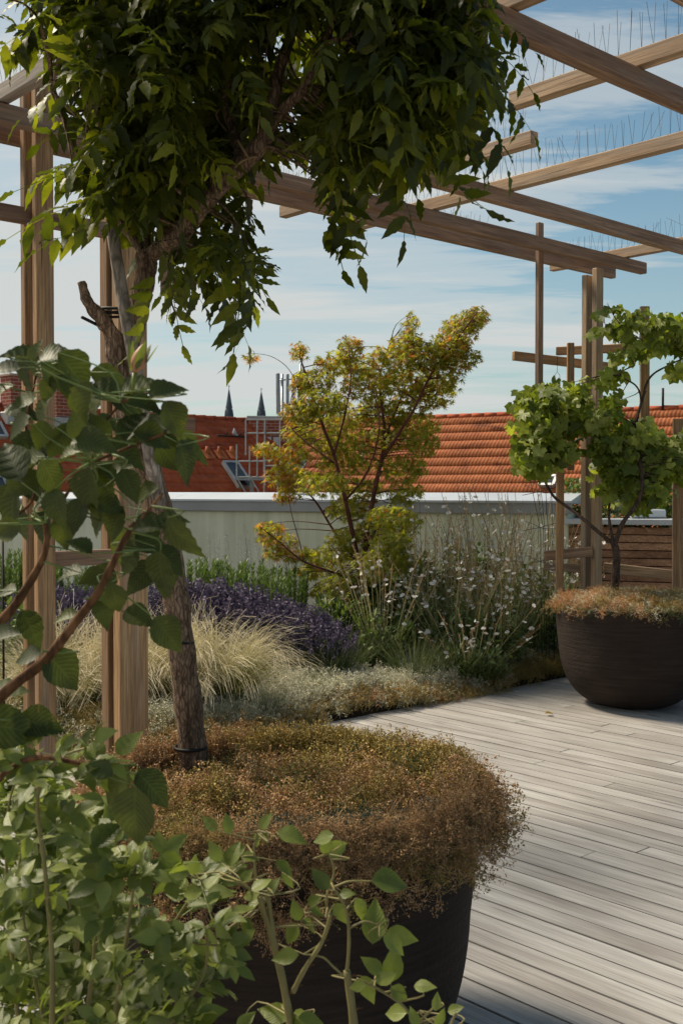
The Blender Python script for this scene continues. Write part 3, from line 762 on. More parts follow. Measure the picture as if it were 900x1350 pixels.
# gaura
pet = leaflet(3, .33, .1, .2)
FL = merge([xf(pet, rot('Z', R_(a))@rot('X', R_(25)), 1, (0, 0, 0)) for a in (-60, -20, 20, 60)])
_m = MB(); _m.inst(FL, np.eye(3)[None]*.022, np.zeros((1, 3))); FLO = _m.build('flower', M['petal'])
def gaura(px, Y, top, nst, nleaf, lab, spread=.5):
    c = bedpt(px, Y); t = thing('gaura', c, lab, 'flowering plant', 'white gaura plants'); m = MB(); mf = MB(); ml = MB()
    Pf = []; Pb = []; Pl = []
    for i in range(int(nst*1.35)):
        a = rng.uniform(0, 6.283); o = spread*rng.random()**.7; L = (top-c[2])*rng.uniform(.6, 1.12)
        b = c+np.array([.08*math.cos(a), .08*math.sin(a), 0])
        pts = [b+np.array([math.cos(a)*o*(k/6)**1.3, math.sin(a)*o*(k/6)**1.3, L*k/6])+rng.normal(0, .006, 3) for k in range(7)]
        rad = np.linspace(.0036, .0018, 7)
        sdv = np.array([1., .2, 0]); V = []; U = []
        for k, q in enumerate(pts):
            V += [q-sdv*rad[k], q+sdv*rad[k]]; U += [(-1, k/6), (1, k/6)]
        m.add(V, [(2*k, 2*k+1, 2*k+3, 2*k+2) for k in range(6)], U)
        pts = np.array(pts)
        for q in range(rng.integers(1, 4)):
            s = rng.uniform(3.9, 5.95); k = int(s); Pf.append(pts[k]+(pts[k+1]-pts[k])*(s-k)+rng.normal(0, .012, 3))
        for q in range(7):
            s = rng.uniform(3.8, 6); k = min(5, int(s)); Pb.append(pts[k]+(pts[k+1]-pts[k])*(s-k)+rng.normal(0, .006, 3))
        for q in range(nleaf):
            s = 2.9*rng.random()**1.5; k = int(s); Pl.append(pts[k]+(pts[k+1]-pts[k])*(s-k)+rng.normal(0, .03, 3))
    Pb = np.array(Pb); m.inst(leaflet(3, .2, .2, .1), orient(rng.normal(0, .4, Pb.shape)+np.array([0, 0, 1]))*.018, Pb, 1)
    m.build('stems', [M['gaura'], M['bud']], t)
    Pf = np.array(Pf)[:95]; Mf = orient(rng.normal(0, .6, Pf.shape)+np.array([0, -.4, .6]))
    for q in range(len(Pf)):
        fo = FLO.copy(); COL.objects.link(fo); fo.parent = t; pp = Pf[q]-np.array(t['_o']); A_ = Mf[q]*rng.uniform(.9, 1.3)
        fo.matrix_local = Matrix(((A_[0, 0], A_[0, 1], A_[0, 2], pp[0]), (A_[1, 0], A_[1, 1], A_[1, 2], pp[1]), (A_[2, 0], A_[2, 1], A_[2, 2], pp[2]), (0, 0, 0, 1)))
    Pl = np.array(Pl); ml.inst(leaflet(4, .16, .2, .2), orient(rng.normal(0, .6, Pl.shape)+np.array([0, 0, .5]))*rng.uniform(.035, .075, len(Pl))[:, None, None], Pl); ml.build('leaves', M['green_mid'], t)
for px, Y, top, ns, nl, lab in ((505, 8.1, .98, 34, 30, 'white gaura directly in front of the maple trunk'),
    (560, 8.5, 1.22, 46, 24, 'tall white gaura just right of the maple'), (600, 8.2, 1.05, 46, 30, 'dense white gaura in the middle of the clump, in front'),
    (640, 8.7, 1.36, 46, 22, 'tallest white gaura reaching above the wall cap'), (660, 8.3, 1.0, 44, 30, 'leafy white gaura in front, right of middle'),
    (700, 8.75, 1.36, 50, 20, 'tall white gaura at the wire frame'), (720, 8.9, 1.15, 36, 24, 'white gaura tucked behind the right bowl'), (620, 7.95, .62, 30, 40, 'short leafy gaura at the front of the bed')):
    gaura(px, Y, top, ns, nl, lab)
# leafy fillers
def leafbush(px, Y, rx, ztop, n, mat, lab, ls=.05, name='leafy_shrub', wl=.3):
    c = bedpt(px, Y); m = MB()
    u = rng.normal(0, 1, (n, 3)); u /= np.linalg.norm(u, axis=1)[:, None]; r = rng.uniform(.3, 1, n)**.5
    hh = (ztop-c[2])/2
    P = c+np.array([0, 0, hh])+u*r[:, None]*np.array([rx, rx*.8, hh])*(1+.15*np.sin(u[:, :1]*7+u[:, 2:]*5))
    m.inst(leaflet(4, wl, .2, .25), orient(u+rng.normal(0, .5, u.shape)+np.array([0, 0, .3]))*(ls*rng.uniform(.6, 1.2, n))[:, None, None], P)
    for i in range(14):
        e = c+np.array([0, 0, hh])+u[i]*np.array([rx, rx*.8, hh])*.85; m.tube([c, (c+e)/2+[0, 0, .05], e], [.006, .004, .002], 4, 1, False)
    tag(m.build(name, [mat, M['stem_olive']], None, c), lab, 'shrub', 'leafy shrubs in the bed')
leafbush(440, 8.3, .26, .62, 1300, M['green_mid'], 'green narrow-leaved bush below the left side of the maple', .07, wl=.14)
leafbush(490, 8.5, .30, .75, 1500, M['green_dark'], 'dark green bush at the foot of the maple', .055)
leafbush(548, 9.0, .30, .92, 1400, M['green_dark'], 'dark leafy bush behind the gaura beside the maple', .06)
leafbush(618, 9.1, .34, .98, 1500, M['green_dark'], 'dark leafy bush behind the gaura in front of the pale wall', .06)
leafbush(715, 9.0, .30, .80, 1400, M['green_dark'], 'dark bush at the foot of the wire frame behind the right bowl', .055)
leafbush(10, 6.9, .26, .78, 900, M['green_mid'], 'small yellow-green shrub at the left edge behind the posts', .04)
leafbush(40, 7.3, .2, .6, 600, M['green_mid'], 'low light-leaved shrub between the left planks', .04)
for px, Y, L, w, lab in ((432, 7.5, .34, .002, 'tuft of fine green grass at the lavender end'), (395, 7.15, .24, .002, 'low tuft of green grass near the deck edge'), (545, 7.75, .40, .002, 'spiky green grass tuft in the cream sedum'),
    (580, 7.9, .32, .002, 'second green grass tuft behind the cream sedum'), (345, 6.75, .18, .002, 'small grass tuft beside the feather grass'), (455, 7.9, .42, .002, 'tall fine grass under the maple'), (640, 7.95, .26, .003, 'strappy green tuft left of the right bowl')):
    m = MB(); c = bedpt(px, Y); blades(m, c, 230, L, w, .6, .9, (0, 0, 0), .10, 4)
    tag(m.build('grass_tuft', M['grass'], None, c), lab, 'grass tuft', 'green grass tufts')

# ------------------------------------------------------------------ tree helpers
def smooth_path(pts, sub=5):
    pts = [np.asarray(p, float) for p in pts]; P = [pts[0]]+pts+[pts[-1]]; out = []
    for i in range(1, len(P)-2):
        for k in range(sub):
            t = k/sub; a, b, c, d = P[i-1], P[i], P[i+1], P[i+2]
            out.append(.5*((2*b)+(-a+c)*t+(2*a-5*b+4*c-d)*t*t+(-a+3*b-3*c+d)*t**3))
    out.append(pts[-1]); return np.array(out)
def limb(m, pts, r0, r1, sides=10, sub=6, rough=.06, mi=0, nodes=None):
    q = smooth_path(pts, sub); rad = np.linspace(r0, r1, len(q)); rad = rad*(1+.07*np.sin(np.arange(len(q))*1.7))
    m.tube(q, rad, sides, mi, True, rough)
    if nodes is not None: nodes += [(p, r) for p, r in zip(q, rad)]
    return q
def twigs_to(m, targets, nodes, r=.004, mi=0, sides=4, sag=.0, below=True):
    NP = np.array([p for p, _ in nodes])
    for t in targets:
        dd = np.linalg.norm(NP-t, axis=1)+(np.maximum(0, NP[:, 2]-t[2])*1.5 if below else 0)
        j = int(np.argmin(dd)); b = NP[j]
        mid = (b+t)/2+np.array([rng.normal(0, .02), rng.normal(0, .02), .05*np.linalg.norm(t-b)])
        q = smooth_path([b, mid, t], 3); m.tube(q, np.linspace(min(r*1.6, nodes[j][1]), r*.5, len(q)), sides, mi, False)

# ------------------------------------------------------------------ foreground wisteria-like tree
tt = thing('tree', (at(255, 1030, 3.12)[0], 3.12, .6), 'foreground tree with leaning bare trunk and dark drooping compound leaves, growing in the large bowl', 'tree')
m = MB(); nodes = []
def ap(lst): return [at(*q) for q in lst]
limb(m, ap([(258, 1045, 3.12), (252, 960, 3.12), (240, 860, 3.1), (228, 760, 3.1), (208, 660, 3.1), (184, 590, 3.08), (166, 540, 3.06), (158, 490, 3.05), (152, 450, 3.05)]), .041, .030, 14, 6, .05)
limb(m, ap([(156, 480, 3.05), (150, 445, 3.04), (132, 418, 3.02), (116, 398, 3.0), (108, 372, 3.0)]), .028, .011, 10, 5, .09)
limb(m, ap([(158, 500, 3.05), (172, 450, 3.07), (184, 400, 3.08), (192, 362, 3.08), (193, 335, 3.08)]), .028, .030, 12, 6, .05, nodes=nodes)
limb(m, ap([(193, 340, 3.08), (215, 326, 3.05), (240, 308, 3.0), (268, 270, 2.95), (300, 235, 2.92), (335, 200, 2.9), (352, 175, 2.9)]), .024, .023, 12, 6, .05, nodes=nodes)
limb(m, ap([(350, 178, 2.9), (360, 140, 2.9), (366, 100, 2.92), (385, 40, 2.95), (400, -30, 3.0)]), .019, .012, 10, 5, .05, nodes=nodes)
limb(m, ap([(352, 172, 2.9), (378, 140, 2.88), (405, 110, 2.85), (425, 60, 2.8), (440, 25, 2.8), (470, -60, 2.8)]), .015, .010, 10, 5, .05, nodes=nodes)
limb(m, ap([(425, 60, 2.8), (450, 50, 2.75), (500, 30, 2.7), (570, 10, 2.7), (640, 5, 2.75)]), .010, .005, 8, 4, .05, nodes=nodes)
limb(m, ap([(318, 215, 2.92), (310, 180, 3.0), (296, 140, 3.05), (288, 105, 3.1), (270, 20, 3.1)]), .015, .009, 8, 5, .05, nodes=nodes)
limb(m, ap([(193, 342, 3.08), (178, 318, 3.1), (160, 296, 3.12), (152, 280, 3.15), (140, 230, 3.2), (130, 150, 3.2), (120, 60, 3.2)]), .014, .008, 8, 5, .05, nodes=nodes)
limb(m, ap([(194, 340, 3.08), (192, 305, 3.15), (200, 270, 3.2), (215, 200, 3.3), (230, 100, 3.3), (240, 0, 3.3)]), .018, .010, 8, 5, .05, nodes=nodes)
limb(m, ap([(200, 335, 3.08), (220, 305, 3.12), (245, 280, 3.2), (300, 200, 3.3), (330, 100, 3.4)]), .013, .008, 8, 5, .05, nodes=nodes)
limb(m, ap([(100, 200, 3.2), (82, 150, 3.0), (68, 110, 2.9), (66, 80, 2.85), (57, 40, 2.8), (50, -20, 2.8)]), .009, .005, 8, 5, .05, nodes=nodes)
limb(m, ap([(130, 200, 3.2), (110, 160, 3.1), (84, 142, 3.0), (72, 118, 2.9), (80, 70, 2.8)]), .007, .004, 8, 5, .05, nodes=nodes)
limb(m, ap([(230, 330, 3.0), (222, 345, 2.98), (226, 365, 2.98), (232, 375, 2.98), (226, 395, 2.98), (232, 415, 2.98)]), .004, .002, 6, 4, .05)
blobs = [(120, 60, 80, 80, 80), (230, 50, 110, 90, 110), (350, 40, 110, 90, 110), (470, 50, 110, 90, 130), (570, 60, 70, 90, 90), (625, 40, 34, 70, 40),
         (140, 185, 55, 60, 55), (225, 170, 90, 80, 100), (330, 130, 70, 70, 55), (450, 140, 80, 70, 95), (540, 140, 60, 60, 70), (605, 115, 40, 40, 34),
         (175, 245, 70, 36, 50), (265, 235, 60, 40, 45), (300, 300, 42, 30, 40), (318, 345, 26, 34, 26), (425, 215, 36, 34, 26), (490, 190, 34, 40, 30), (545, 185, 30, 30, 30), (530, 215, 30, 34, 34), (600, 180, 26, 40, 34), (640, 110, 26, 36, 40), (440, 255, 24, 40, 30), (325, 385, 22, 40, 26), (270, 340, 30, 40, 16), (215, 350, 18, 40, 14), (90, 240, 40, 16, 12), (120, 285, 40, 14, 12),
         (100, 245, 40, 22, 10), (45, 60, 40, 55, 13), (20, 5, 40, 25, 8), (240, -90, 150, 80, 100), (430, -80, 150, 80, 100), (580, -60, 80, 70, 45), (90, -70, 90, 60, 40)]
PT = [pinnate(4+k % 2, k) for k in range(6)]
ml = MB(); tw = []
LP = []; LD = []; LS_ = []
for bx, by, rx, ry, cnt in blobs:
    dy = .45 if by < 200 else .28
    P, u = blob_pts(bx, by, rx, ry, 3.0, dy, int(cnt*(1.7 if bx < 400 else 2.4)*(.35 if by < -60 else 1)))
    out = u*np.array([1.2, .9, .35])+np.array([0, 0, -.12])+rng.normal(0, .4, u.shape)
    if bx > 380: out += np.array([.35, 0, -.45])
    if bx < 180: out += np.array([-.9, 0, .25])
    LP.append(P); LD.append(out); LS_.append(rng.uniform(.14, .23, len(P)))
    tw += [P[i] for i in range(0, len(P), 14)]
# single sprays at the lower edge
for px, py, dxx, dzz, s in ((310, 330, .15, -1, .26), (335, 365, .05, -1, .2), (265, 350, .5, -.5, .26), (205, 350, .05, -1, .22), (222, 360, .1, -1, .18), (230, 335, 1, -.1, .2), (430, 250, .1, -1, .22), (445, 235, .25, -1, .22),
                        (520, 210, .3, -1, .2), (555, 190, .5, -1, .24), (610, 110, .8, -.9, .24), (625, 90, .9, -.7, .24), (590, 170, .4, -.9, .18), (640, 60, 1, -.7, .18), (640, 20, 1, -.4, .16), (575, 120, .9, -.9, .24), (600, 140, .8, -1, .2), (500, 160, .6, -.9, .24), (470, 190, .4, -1, .24),
                        (130, 230, -1, -.05, .22), (140, 265, -1, -.1, .26), (170, 290, -1, -.1, .24), (200, 320, .8, -.6, .22), (120, 100, -1, -.3, .22), (110, 60, -1, .1, .22), (90, 20, -1, -.3, .22), (130, 130, -1, -.6, .2), (60, 20, -.7, -.7, .15)):
    P = at(px, py, 2.9+rng.uniform(-.1, .15))[None]; LP.append(P); LD.append(np.array([[dxx, rng.uniform(-.3, .1), dzz]])); LS_.append(np.array([s])); tw.append(P[0])
POLY = np.array([(-10,-260),(0,20),(60,75),(25,130),(90,160),(105,185),(90,215),(40,240),(100,262),(60,305),(125,310),(170,300),(195,320),(198,415),(235,440),(250,385),(262,340),(270,412),(285,415),(305,370),(335,432),(354,430),(345,300),(342,235),(360,205),(400,200),(425,250),(432,312),(450,312),(470,240),(500,205),(540,268),(570,250),(585,225),(612,240),(618,200),(612,165),(650,160),(680,145),(668,85),(660,30),(665,-260)], float)
def inpoly(x, y):
    c = np.zeros(len(x), bool); n_ = len(POLY)
    for i_ in range(n_):
        x1, y1 = POLY[i_]; x2, y2 = POLY[(i_+1) % n_]
        if y1 == y2: continue
        k_ = ((y1 > y) != (y2 > y)) & (x < (x2-x1)*(y-y1)/(y2-y1)+x1); c ^= k_
    return c
def proj(P):
    q = P-np.array([0, 0, H]); z_ = q@fw; return 450+F*q[:, 0]/z_, 675-F*(q@up)/z_
nsp = 26
nb_ = sum(len(q) for q in LP[:len(blobs)])
LP = np.concatenate(LP); LD = np.concatenate(LD); LS_ = np.concatenate(LS_)
Dn = LD/np.linalg.norm(LD, axis=1)[:, None]
ok = np.ones(len(LP), bool)
for t_ in (0, .5, 1.0, 1.2):
    x_, y_ = proj(LP+Dn*(LS_*t_)[:, None]+np.array([0, 0, -.25*t_*t_])*LS_[:, None]); ok &= inpoly(x_, y_)
# keep the main limbs readable from the front: leaves there sit behind them
lim = np.array([(193, 335), (240, 308), (270, 270), (300, 235), (335, 200), (352, 175), (360, 140), (366, 100), (385, 45), (378, 140), (405, 110), (425, 60), (318, 215), (310, 180), (296, 140), (288, 105), (68, 110), (84, 140)], float)
x_, y_ = proj(LP+Dn*(LS_*.5)[:, None]); dm = np.min(np.hypot(x_[:, None]-lim[:, 0], y_[:, None]-lim[:, 1]), axis=1)
for t_ in (0, .25, .75, 1.0):
    xx_, yy_ = proj(LP+Dn*(LS_*t_)[:, None]); dm = np.minimum(dm, np.min(np.hypot(xx_[:, None]-lim[:, 0], yy_[:, None]-lim[:, 1]), axis=1)+8)
nearf = (dm < 34) & (LP[:, 1] < 3.15); ok &= ~(nearf & (rng.random(len(LP)) < .94))
ok[nb_:] = True
LP, LD, LS_ = LP[ok], LD[ok], LS_[ok]
Mx = orient(LD)*LS_[:, None, None]; k = rng.integers(0, 6, len(LP)); dry = (rng.random(len(LP)) < .012).astype(int)
for q in range(6): s = k == q; ml.inst(PT[q], Mx[s], LP[s], dry[s])
twigs_to(m, tw[::2], nodes, .003, 0, below=False)
# a few bleached seed pods / young shoots hanging in the crown
m.build('trunk', M['bark'], tt); ml.build('foliage', [M['wist'], M['wist_dry']], tt)
# black rubber tree tie and lower band
def loop(m, c, rx, ry, tilt, r, mi=0, n=24):
    pts = [c+np.array([rx*math.cos(t), ry*math.sin(t), tilt*math.cos(t)]) for t in np.linspace(0, 2*math.pi, n)]
    m.tube(pts, r, 6, mi, False)
m = MB(); c = at(160, 410, 3.07); loop(m, c, .065, .045, -.004, .0045); loop(m, c+np.array([.002, 0, -.008]), .060, .043, .006, .004)
m.tube([at(132, 430, 3.03), at(108, 418, 2.98)], .0045, 6); m.build('tree_tie', M['black'], tt)
m = MB(); loop(m, at(236, 845, 3.1), .041, .041, -.004, .004); loop(m, at(251, 985, 3.12), .044, .044, 0, .005); m.build('rubber_band', M['black'], tt)
m = MB(); c = at(325, 215, 2.9); loop(m, c, .03, .032, .014, .003); m.tube([c+np.array([.01, -.03, 0]), c+np.array([-.02, -.03, .05])], .004, 5); m.tube([at(355, 30, 2.85), at(340, 175, 2.85)], .0018, 5); m.build('twine', plain('twine', (.30, .20, .11), .9, .1), tt)
# stake
st = MB(); q = smooth_path([at(147, 296, 3.0), at(160, 380, 2.99), (at(182, 500, 2.99)), at(200, 610, 3.02), at(228, 760, 3.18), at(262, 1040, 3.22)], 6)
o = st.tube(q, np.linspace(.0165, .021, len(q)), 12, 0, True, .02)
tag(st.build('tree_stake', barkmat('bare_grey_wood', (.20, .17, .145), (.42, .37, .32), .5, .3)), 'grey debarked wooden stake leaning against the foreground trunk, held by the black tie', 'stake')

# ------------------------------------------------------------------ maple
mt = thing('japanese_maple', at(478, 860, 8.7)*[1, 1, 0]+[0, 0, .1], 'small Japanese maple with yellow-green leaves turning orange, standing in the bed', 'tree')
m = MB(); nodes = []; Ym = 8.7; B = at(482, 868, Ym); B[2] = .08
def bl(l, r0, r1): limb(m, [np.array(at(x, y, Ym+dy)) for x, y, dy in l], r0, r1, 8, 5, .06, nodes=nodes)
m.tube([B, at(481, 800, Ym)], [.034, .03], 10, 0, True, .05)
bl([(481, 815, 0), (478, 760, 0), (484, 700, 0), (495, 640, .05), (504, 600, .1), (506, 560, .1), (500, 500, .15), (515, 450, .2)], .026, .006)
bl([(481, 800, 0), (470, 730, -.05), (455, 660, -.1), (440, 600, -.15), (425, 560, -.2), (405, 500, -.2), (395, 470, -.2)], .022, .005)
bl([(504, 605, .1), (520, 580, .0), (545, 540, -.05), (570, 490, -.1), (600, 450, -.1), (628, 412, -.15)], .015, .004)
bl([(506, 580, .1), (530, 520, .3), (545, 470, .3), (542, 430, .3)], .011, .004)
bl([(484, 720, 0), (505, 680, .25), (530, 640, .35), (550, 590, .4)], .012, .004)
bl([(470, 740, 0), (440, 700, .2), (415, 660, .3), (385, 630, .3), (352, 600, .3)], .012, .004)
bl([(476, 770, 0), (440, 755, -.2), (400, 740, -.3), (365, 712, -.35), (342, 694, -.35)], .010, .003)
bl([(440, 600, -.15), (455, 545, -.3), (462, 500, -.3), (460, 460, -.3)], .010, .003)
bl([(455, 660, -.1), (485, 620, -.3), (500, 560, -.4), (490, 510, -.4)], .010, .003)
bl([(440, 610, -.1), (400, 580, 0), (380, 555, .1), (385, 520, .1)], .008, .003)
limb(m, [at(x, y, Ym-.2) for x, y in ((398, 540), (392, 510), (380, 486), (362, 472), (345, 467), (325, 466))], .004, .0015, 6, 5, 0, nodes=nodes)
limb(m, [at(x, y, Ym-.3) for x, y in ((400, 740), (395, 715), (385, 680), (380, 655))], .005, .0025, 6, 5, 0)
mbl = [(628, 415, 16, 12, 60), (610, 432, 24, 16, 90), (590, 452, 28, 16, 110), (600, 475, 30, 14, 90), (560, 470, 34, 16, 130), (543, 440, 12, 22, 60), (520, 465, 22, 20, 80), (500, 462, 14, 12, 30), (462, 462, 18, 14, 60), (480, 480, 25, 14, 70), (438, 485, 28, 12, 70), (400, 468, 12, 9, 25), (415, 500, 30, 12, 80),
       (540, 500, 45, 16, 150), (590, 500, 22, 14, 60), (480, 510, 36, 16, 120), (430, 525, 34, 14, 110), (560, 525, 36, 14, 110), (510, 540, 40, 16, 130), (400, 548, 26, 14, 80), (450, 555, 40, 15, 120), (545, 555, 34, 14, 90), (395, 575, 24, 12, 60),
       (500, 580, 40, 14, 110), (440, 585, 36, 12, 90), (550, 590, 24, 14, 60), (388, 600, 28, 10, 60), (350, 593, 18, 8, 35), (455, 610, 40, 14, 100), (520, 615, 34, 14, 80), (380, 632, 30, 14, 90), (425, 640, 34, 12, 80), (375, 650, 18, 8, 30),
       (480, 645, 36, 14, 90), (530, 650, 24, 14, 60), (460, 670, 30, 12, 70), (510, 682, 34, 14, 90), (355, 692, 20, 7, 34), (362, 712, 26, 8, 40), (385, 735, 32, 9, 60), (430, 735, 36, 12, 80), (470, 710, 34, 14, 90), (520, 712, 28, 14, 70), (500, 745, 36, 16, 100), (410, 755, 22, 8, 36), (455, 760, 36, 14, 80), (470, 790, 34, 14, 60), (500, 775, 26, 12, 50), (430, 785, 24, 10, 40), (530, 735, 22, 12, 40), (490, 700, 30, 14, 60), (333, 468, 10, 5, 12), (395, 500, 12, 8, 16), (540, 690, 14, 14, 30)]
ml = MB(); T1 = palmate(5, .28, 105, .12); T2 = palmate(5, .25, 95, .2)
Pa = []; tw = []
for x, y, rx, ry, c in mbl:
    x += rng.normal(0, 4); y += rng.normal(0, 4)
    P, u = blob_pts(x, y, rx*1.05, ry*1.35, Ym+rng.uniform(-.35, .35) if y > 480 else Ym+rng.uniform(-.15, .1), .16, int(c*3.3))
    Pa.append(P); tw += [P[i] for i in range(0, len(P), 34)]
Pa = np.concatenate(Pa); n = len(Pa); az = rng.uniform(0, 6.28, n)
Dd = np.stack([np.cos(az), np.sin(az), rng.uniform(-.9, .1, n)], 1)
top = (Pa[:, 2]-1.2)/1.6
o_ = (rng.random(n) < np.clip(.04+.24*np.clip(top, 0, 1)**1.8+.35*(Pa[:, 0] < -.35), 0, .8)).astype(int)
nr = np.stack([rng.normal(-.2, .5, n), rng.normal(-.5, .5, n), rng.uniform(.2, 1, n)], 1)
Mx = orient(Dd, nr)*rng.uniform(.06, .095, n)[:, None, None]; k = rng.random(n) < .5
ml.inst(T1, Mx[k], Pa[k], o_[k]); ml.inst(T2, Mx[~k], Pa[~k], o_[~k])
twigs_to(m, tw, nodes, .0028, 0)
m.build('trunk', M['bark_red'], mt); ml.build('foliage', [M['maple_g'], M['maple_o']], mt)

# ------------------------------------------------------------------ grapevine in the right pot
gv = thing('grapevine', (PR[0]-.12, PR[1], .62), 'grapevine with twisted dark stem and lobed leaves, growing from the right bowl', 'grapevine')
m = MB(); nodes = []; Yg = 7.5
def gl(l, r0, r1): limb(m, [at(x, y, Yg+dy) for x, y, dy in l], r0, r1, 9, 5, .08, nodes=nodes)
gl([(809, 790, 0), (811, 755, 0), (812, 730, 0), (807, 712, 0)], .030, .024)
gl([(808, 716, 0), (796, 708, .05), (775, 690, .15), (750, 670, .3), (730, 655, .35), (718, 635, .35), (708, 610, .35), (716, 570, .35)], .015, .006)
gl([(810, 718, 0), (820, 690, 0), (838, 665, 0), (846, 640, 0), (842, 600, .1), (838, 560, .2), (845, 530, .25), (850, 515, .25)], .017, .009)
gl([(808, 716, 0), (803, 690, .1), (802, 670, .15), (806, 640, .2), (800, 590, .3)], .012, .006)
gl([(845, 530, .25), (842, 516, .2), (836, 507, .15), (824, 500, .1), (817, 494, .1), (822, 488, .1), (836, 482, .1)], .007, .004)
gl([(845, 528, .25), (852, 505, .25), (862, 492, .25), (880, 482, .25), (905, 470, .2)], .009, .005)
gl([(905, 470, .2), (885, 455, .2), (850, 450, .2), (815, 425, .2), (800, 400, .2)], .005, .002)
ml = MB(); TV = palmate(5, .74, 150, .1); TV2 = palmate(7, .72, 150, .2)
gb = [(700, 530, 26, 18, 26), (735, 520, 30, 20, 34), (692, 560, 20, 30, 26), (725, 560, 36, 34, 60), (765, 545, 26, 40, 36), (700, 595, 22, 24, 24), (735, 595, 34, 18, 30), (790, 560, 22, 34, 26), (690, 612, 12, 14, 8), (715, 610, 18, 16, 10),
      (806, 540, 14, 20, 14), (800, 595, 24, 30, 28), (838, 575, 34, 22, 34), (830, 610, 46, 24, 56), (870, 590, 26, 24, 26), (880, 620, 34, 26, 40), (850, 645, 46, 18, 40), (800, 632, 24, 20, 20), (905, 600, 24, 40, 30), (835, 665, 26, 10, 10),
      (800, 408, 12, 12, 5), (820, 430, 22, 18, 16), (845, 425, 20, 14, 12), (880, 425, 26, 16, 22), (895, 445, 22, 22, 22), (850, 455, 34, 14, 22), (825, 470, 22, 8, 8), (895, 485, 16, 12, 8), (812, 505, 8, 18, 5), (790, 435, 10, 8, 3), (785, 500, 20, 20, 8)]
Pa = []; tw = []
for x, y, rx, ry, c in gb:
    P, u = blob_pts(x, y, rx, ry, Yg+.2, .22, int(c*1.5)); Pa.append(P); tw += [P[i] for i in range(0, len(P), 6)]
Pa = np.concatenate(Pa); n = len(Pa); az = rng.uniform(0, 6.28, n)
Dd = np.stack([np.cos(az)*.7, np.sin(az)*.5-.15, rng.uniform(-1.1, -.1, n)], 1)
nr = np.stack([rng.normal(-.3, .4, n), rng.normal(-.7, .4, n), rng.uniform(.2, 1, n)], 1)
Mx = orient(Dd, nr)*rng.uniform(.075, .135, n)[:, None, None]; k = rng.random(n) < .5
ml.inst(TV, Mx[k], Pa[k]); ml.inst(TV2, Mx[~k], Pa[~k])
twigs_to(m, tw, nodes, .0028, 0, below=False)
m.build('trunk', M['bark_vine'], gv); ml.build('foliage', M['vine'], gv)

# ------------------------------------------------------------------ rose plants, very near
RL = [leaflet(16, .30, .25, .25, .018, .03, .42), leaflet(16, .33, .5, .4, .02, .03, .44), leaflet(16, .28, .15, .5, .03, .03, .40), leaflet(16, .31, .65, .15, .025, .03, .42)]
def put_leaf(m, px, py, ang, ln, Y, wsc=1., face=None, T=None, mi=0, dz=None):
    """leaf whose middle is at px,py; ang = image direction of tip (deg, ccw), ln in px"""
    c = at(px, py, Y); k = Y/F; a = R_(ang); dd = rng.uniform(-.45, .45) if dz is None else dz
    d = np.array([math.cos(a), dd, math.sin(a)]); d /= np.linalg.norm(d)
    L = ln*k/max(.55, math.hypot(d[0], d[2]))
    nr = np.array([rng.normal(0, .35), -.75, .75+rng.normal(0, .25)]) if face is None else np.array(face, float)
    Mx = orient(d[None], nr[None])*L; Mx[0][:, 0] *= wsc
    T = T or RL[rng.integers(0, 4)]
    base = c-d*L*.5; m.inst(T, Mx, base[None], mi); return base
ra = thing('rose_bush', at(40, 1450, 1.2)*[1, 1, 0], 'large-leaved dark green rose with reddish canes, closest to the camera at the left edge', 'rose bush', 'roses in front of the camera')
YA = 1.2
LA = [(26, 470, 170, 48), (44, 461, 70, 26), (72, 467, 20, 50), (100, 492, -52, 62), (6, 484, 180, 40), (67, 496, -60, 38), (5, 513, 200, 28), (28, 526, 190, 38), (62, 513, 250, 34), (92, 508, -50, 36), (146, 498, -15, 50),
      (115, 535, 250, 62), (146, 518, -10, 56), (190, 512, 20, 62), (221, 513, 30, 50), (193, 538, -10, 50), (229, 554, -65, 52), (78, 585, 240, 54), (54, 575, 260, 40), (121, 582, 0, 56), (165, 600, -30, 62), (202, 579, -20, 50), (255, 591, -20, 44), (249, 613, -65, 54),
      (224, 607, -60, 46), (16, 607, 120, 64), (37, 616, 205, 56), (28, 638, 210, 50), (72, 632, -60, 56), (88, 603, 200, 38), (149, 625, -30, 44), (115, 650, 262, 66), (144, 640, -45, 56), (12, 669, 250, 66), (56, 700, 255, 54), (45, 664, 200, 42), (74, 668, -80, 46), (84, 702, -70, 44),
      (104, 720, 150, 38), (90, 756, 180, 40), (121, 762, 200, 36), (152, 790, -80, 44), (137, 808, -60, 40), (208, 762, 262, 70), (236, 712, -62, 64), (224, 738, -40, 50), (184, 815, -20, 44), (222, 836, -48, 56), (176, 715, 100, 54), (200, 690, 20, 50), (228, 688, 10, 44), (45, 828, -50, 56), (8, 778, 180, 30),
      (34, 865, 190, 42), (84, 884, -48, 66), (87, 815, 190, 34), (18, 958, -10, 84), (55, 955, -15, 60), (12, 908, 10, 50), (8, 838, 20, 40), (150, 690, 240, 50), (165, 740, 220, 50), (130, 560, 120, 44), (180, 560, 60, 50), (100, 560, 90, 36), (50, 545, 240, 44), (20, 560, 210, 44),
      (150, 1038, 232, 72), (176, 1080, 265, 88), (203, 1040, -45, 62), (130, 1015, 160, 40), (60, 640, 230, 50), (100, 680, 250, 50), (140, 665, -20, 50), (190, 650, 200, 40), (10, 700, 200, 44), (172, 640, -60, 48)]
m = MB(); bases = []
for i, (x, y, a, l) in enumerate(LA):
    bases.append(put_leaf(m, x, y, a, l*1.05, YA+rng.uniform(-.04, .10), 1.08))
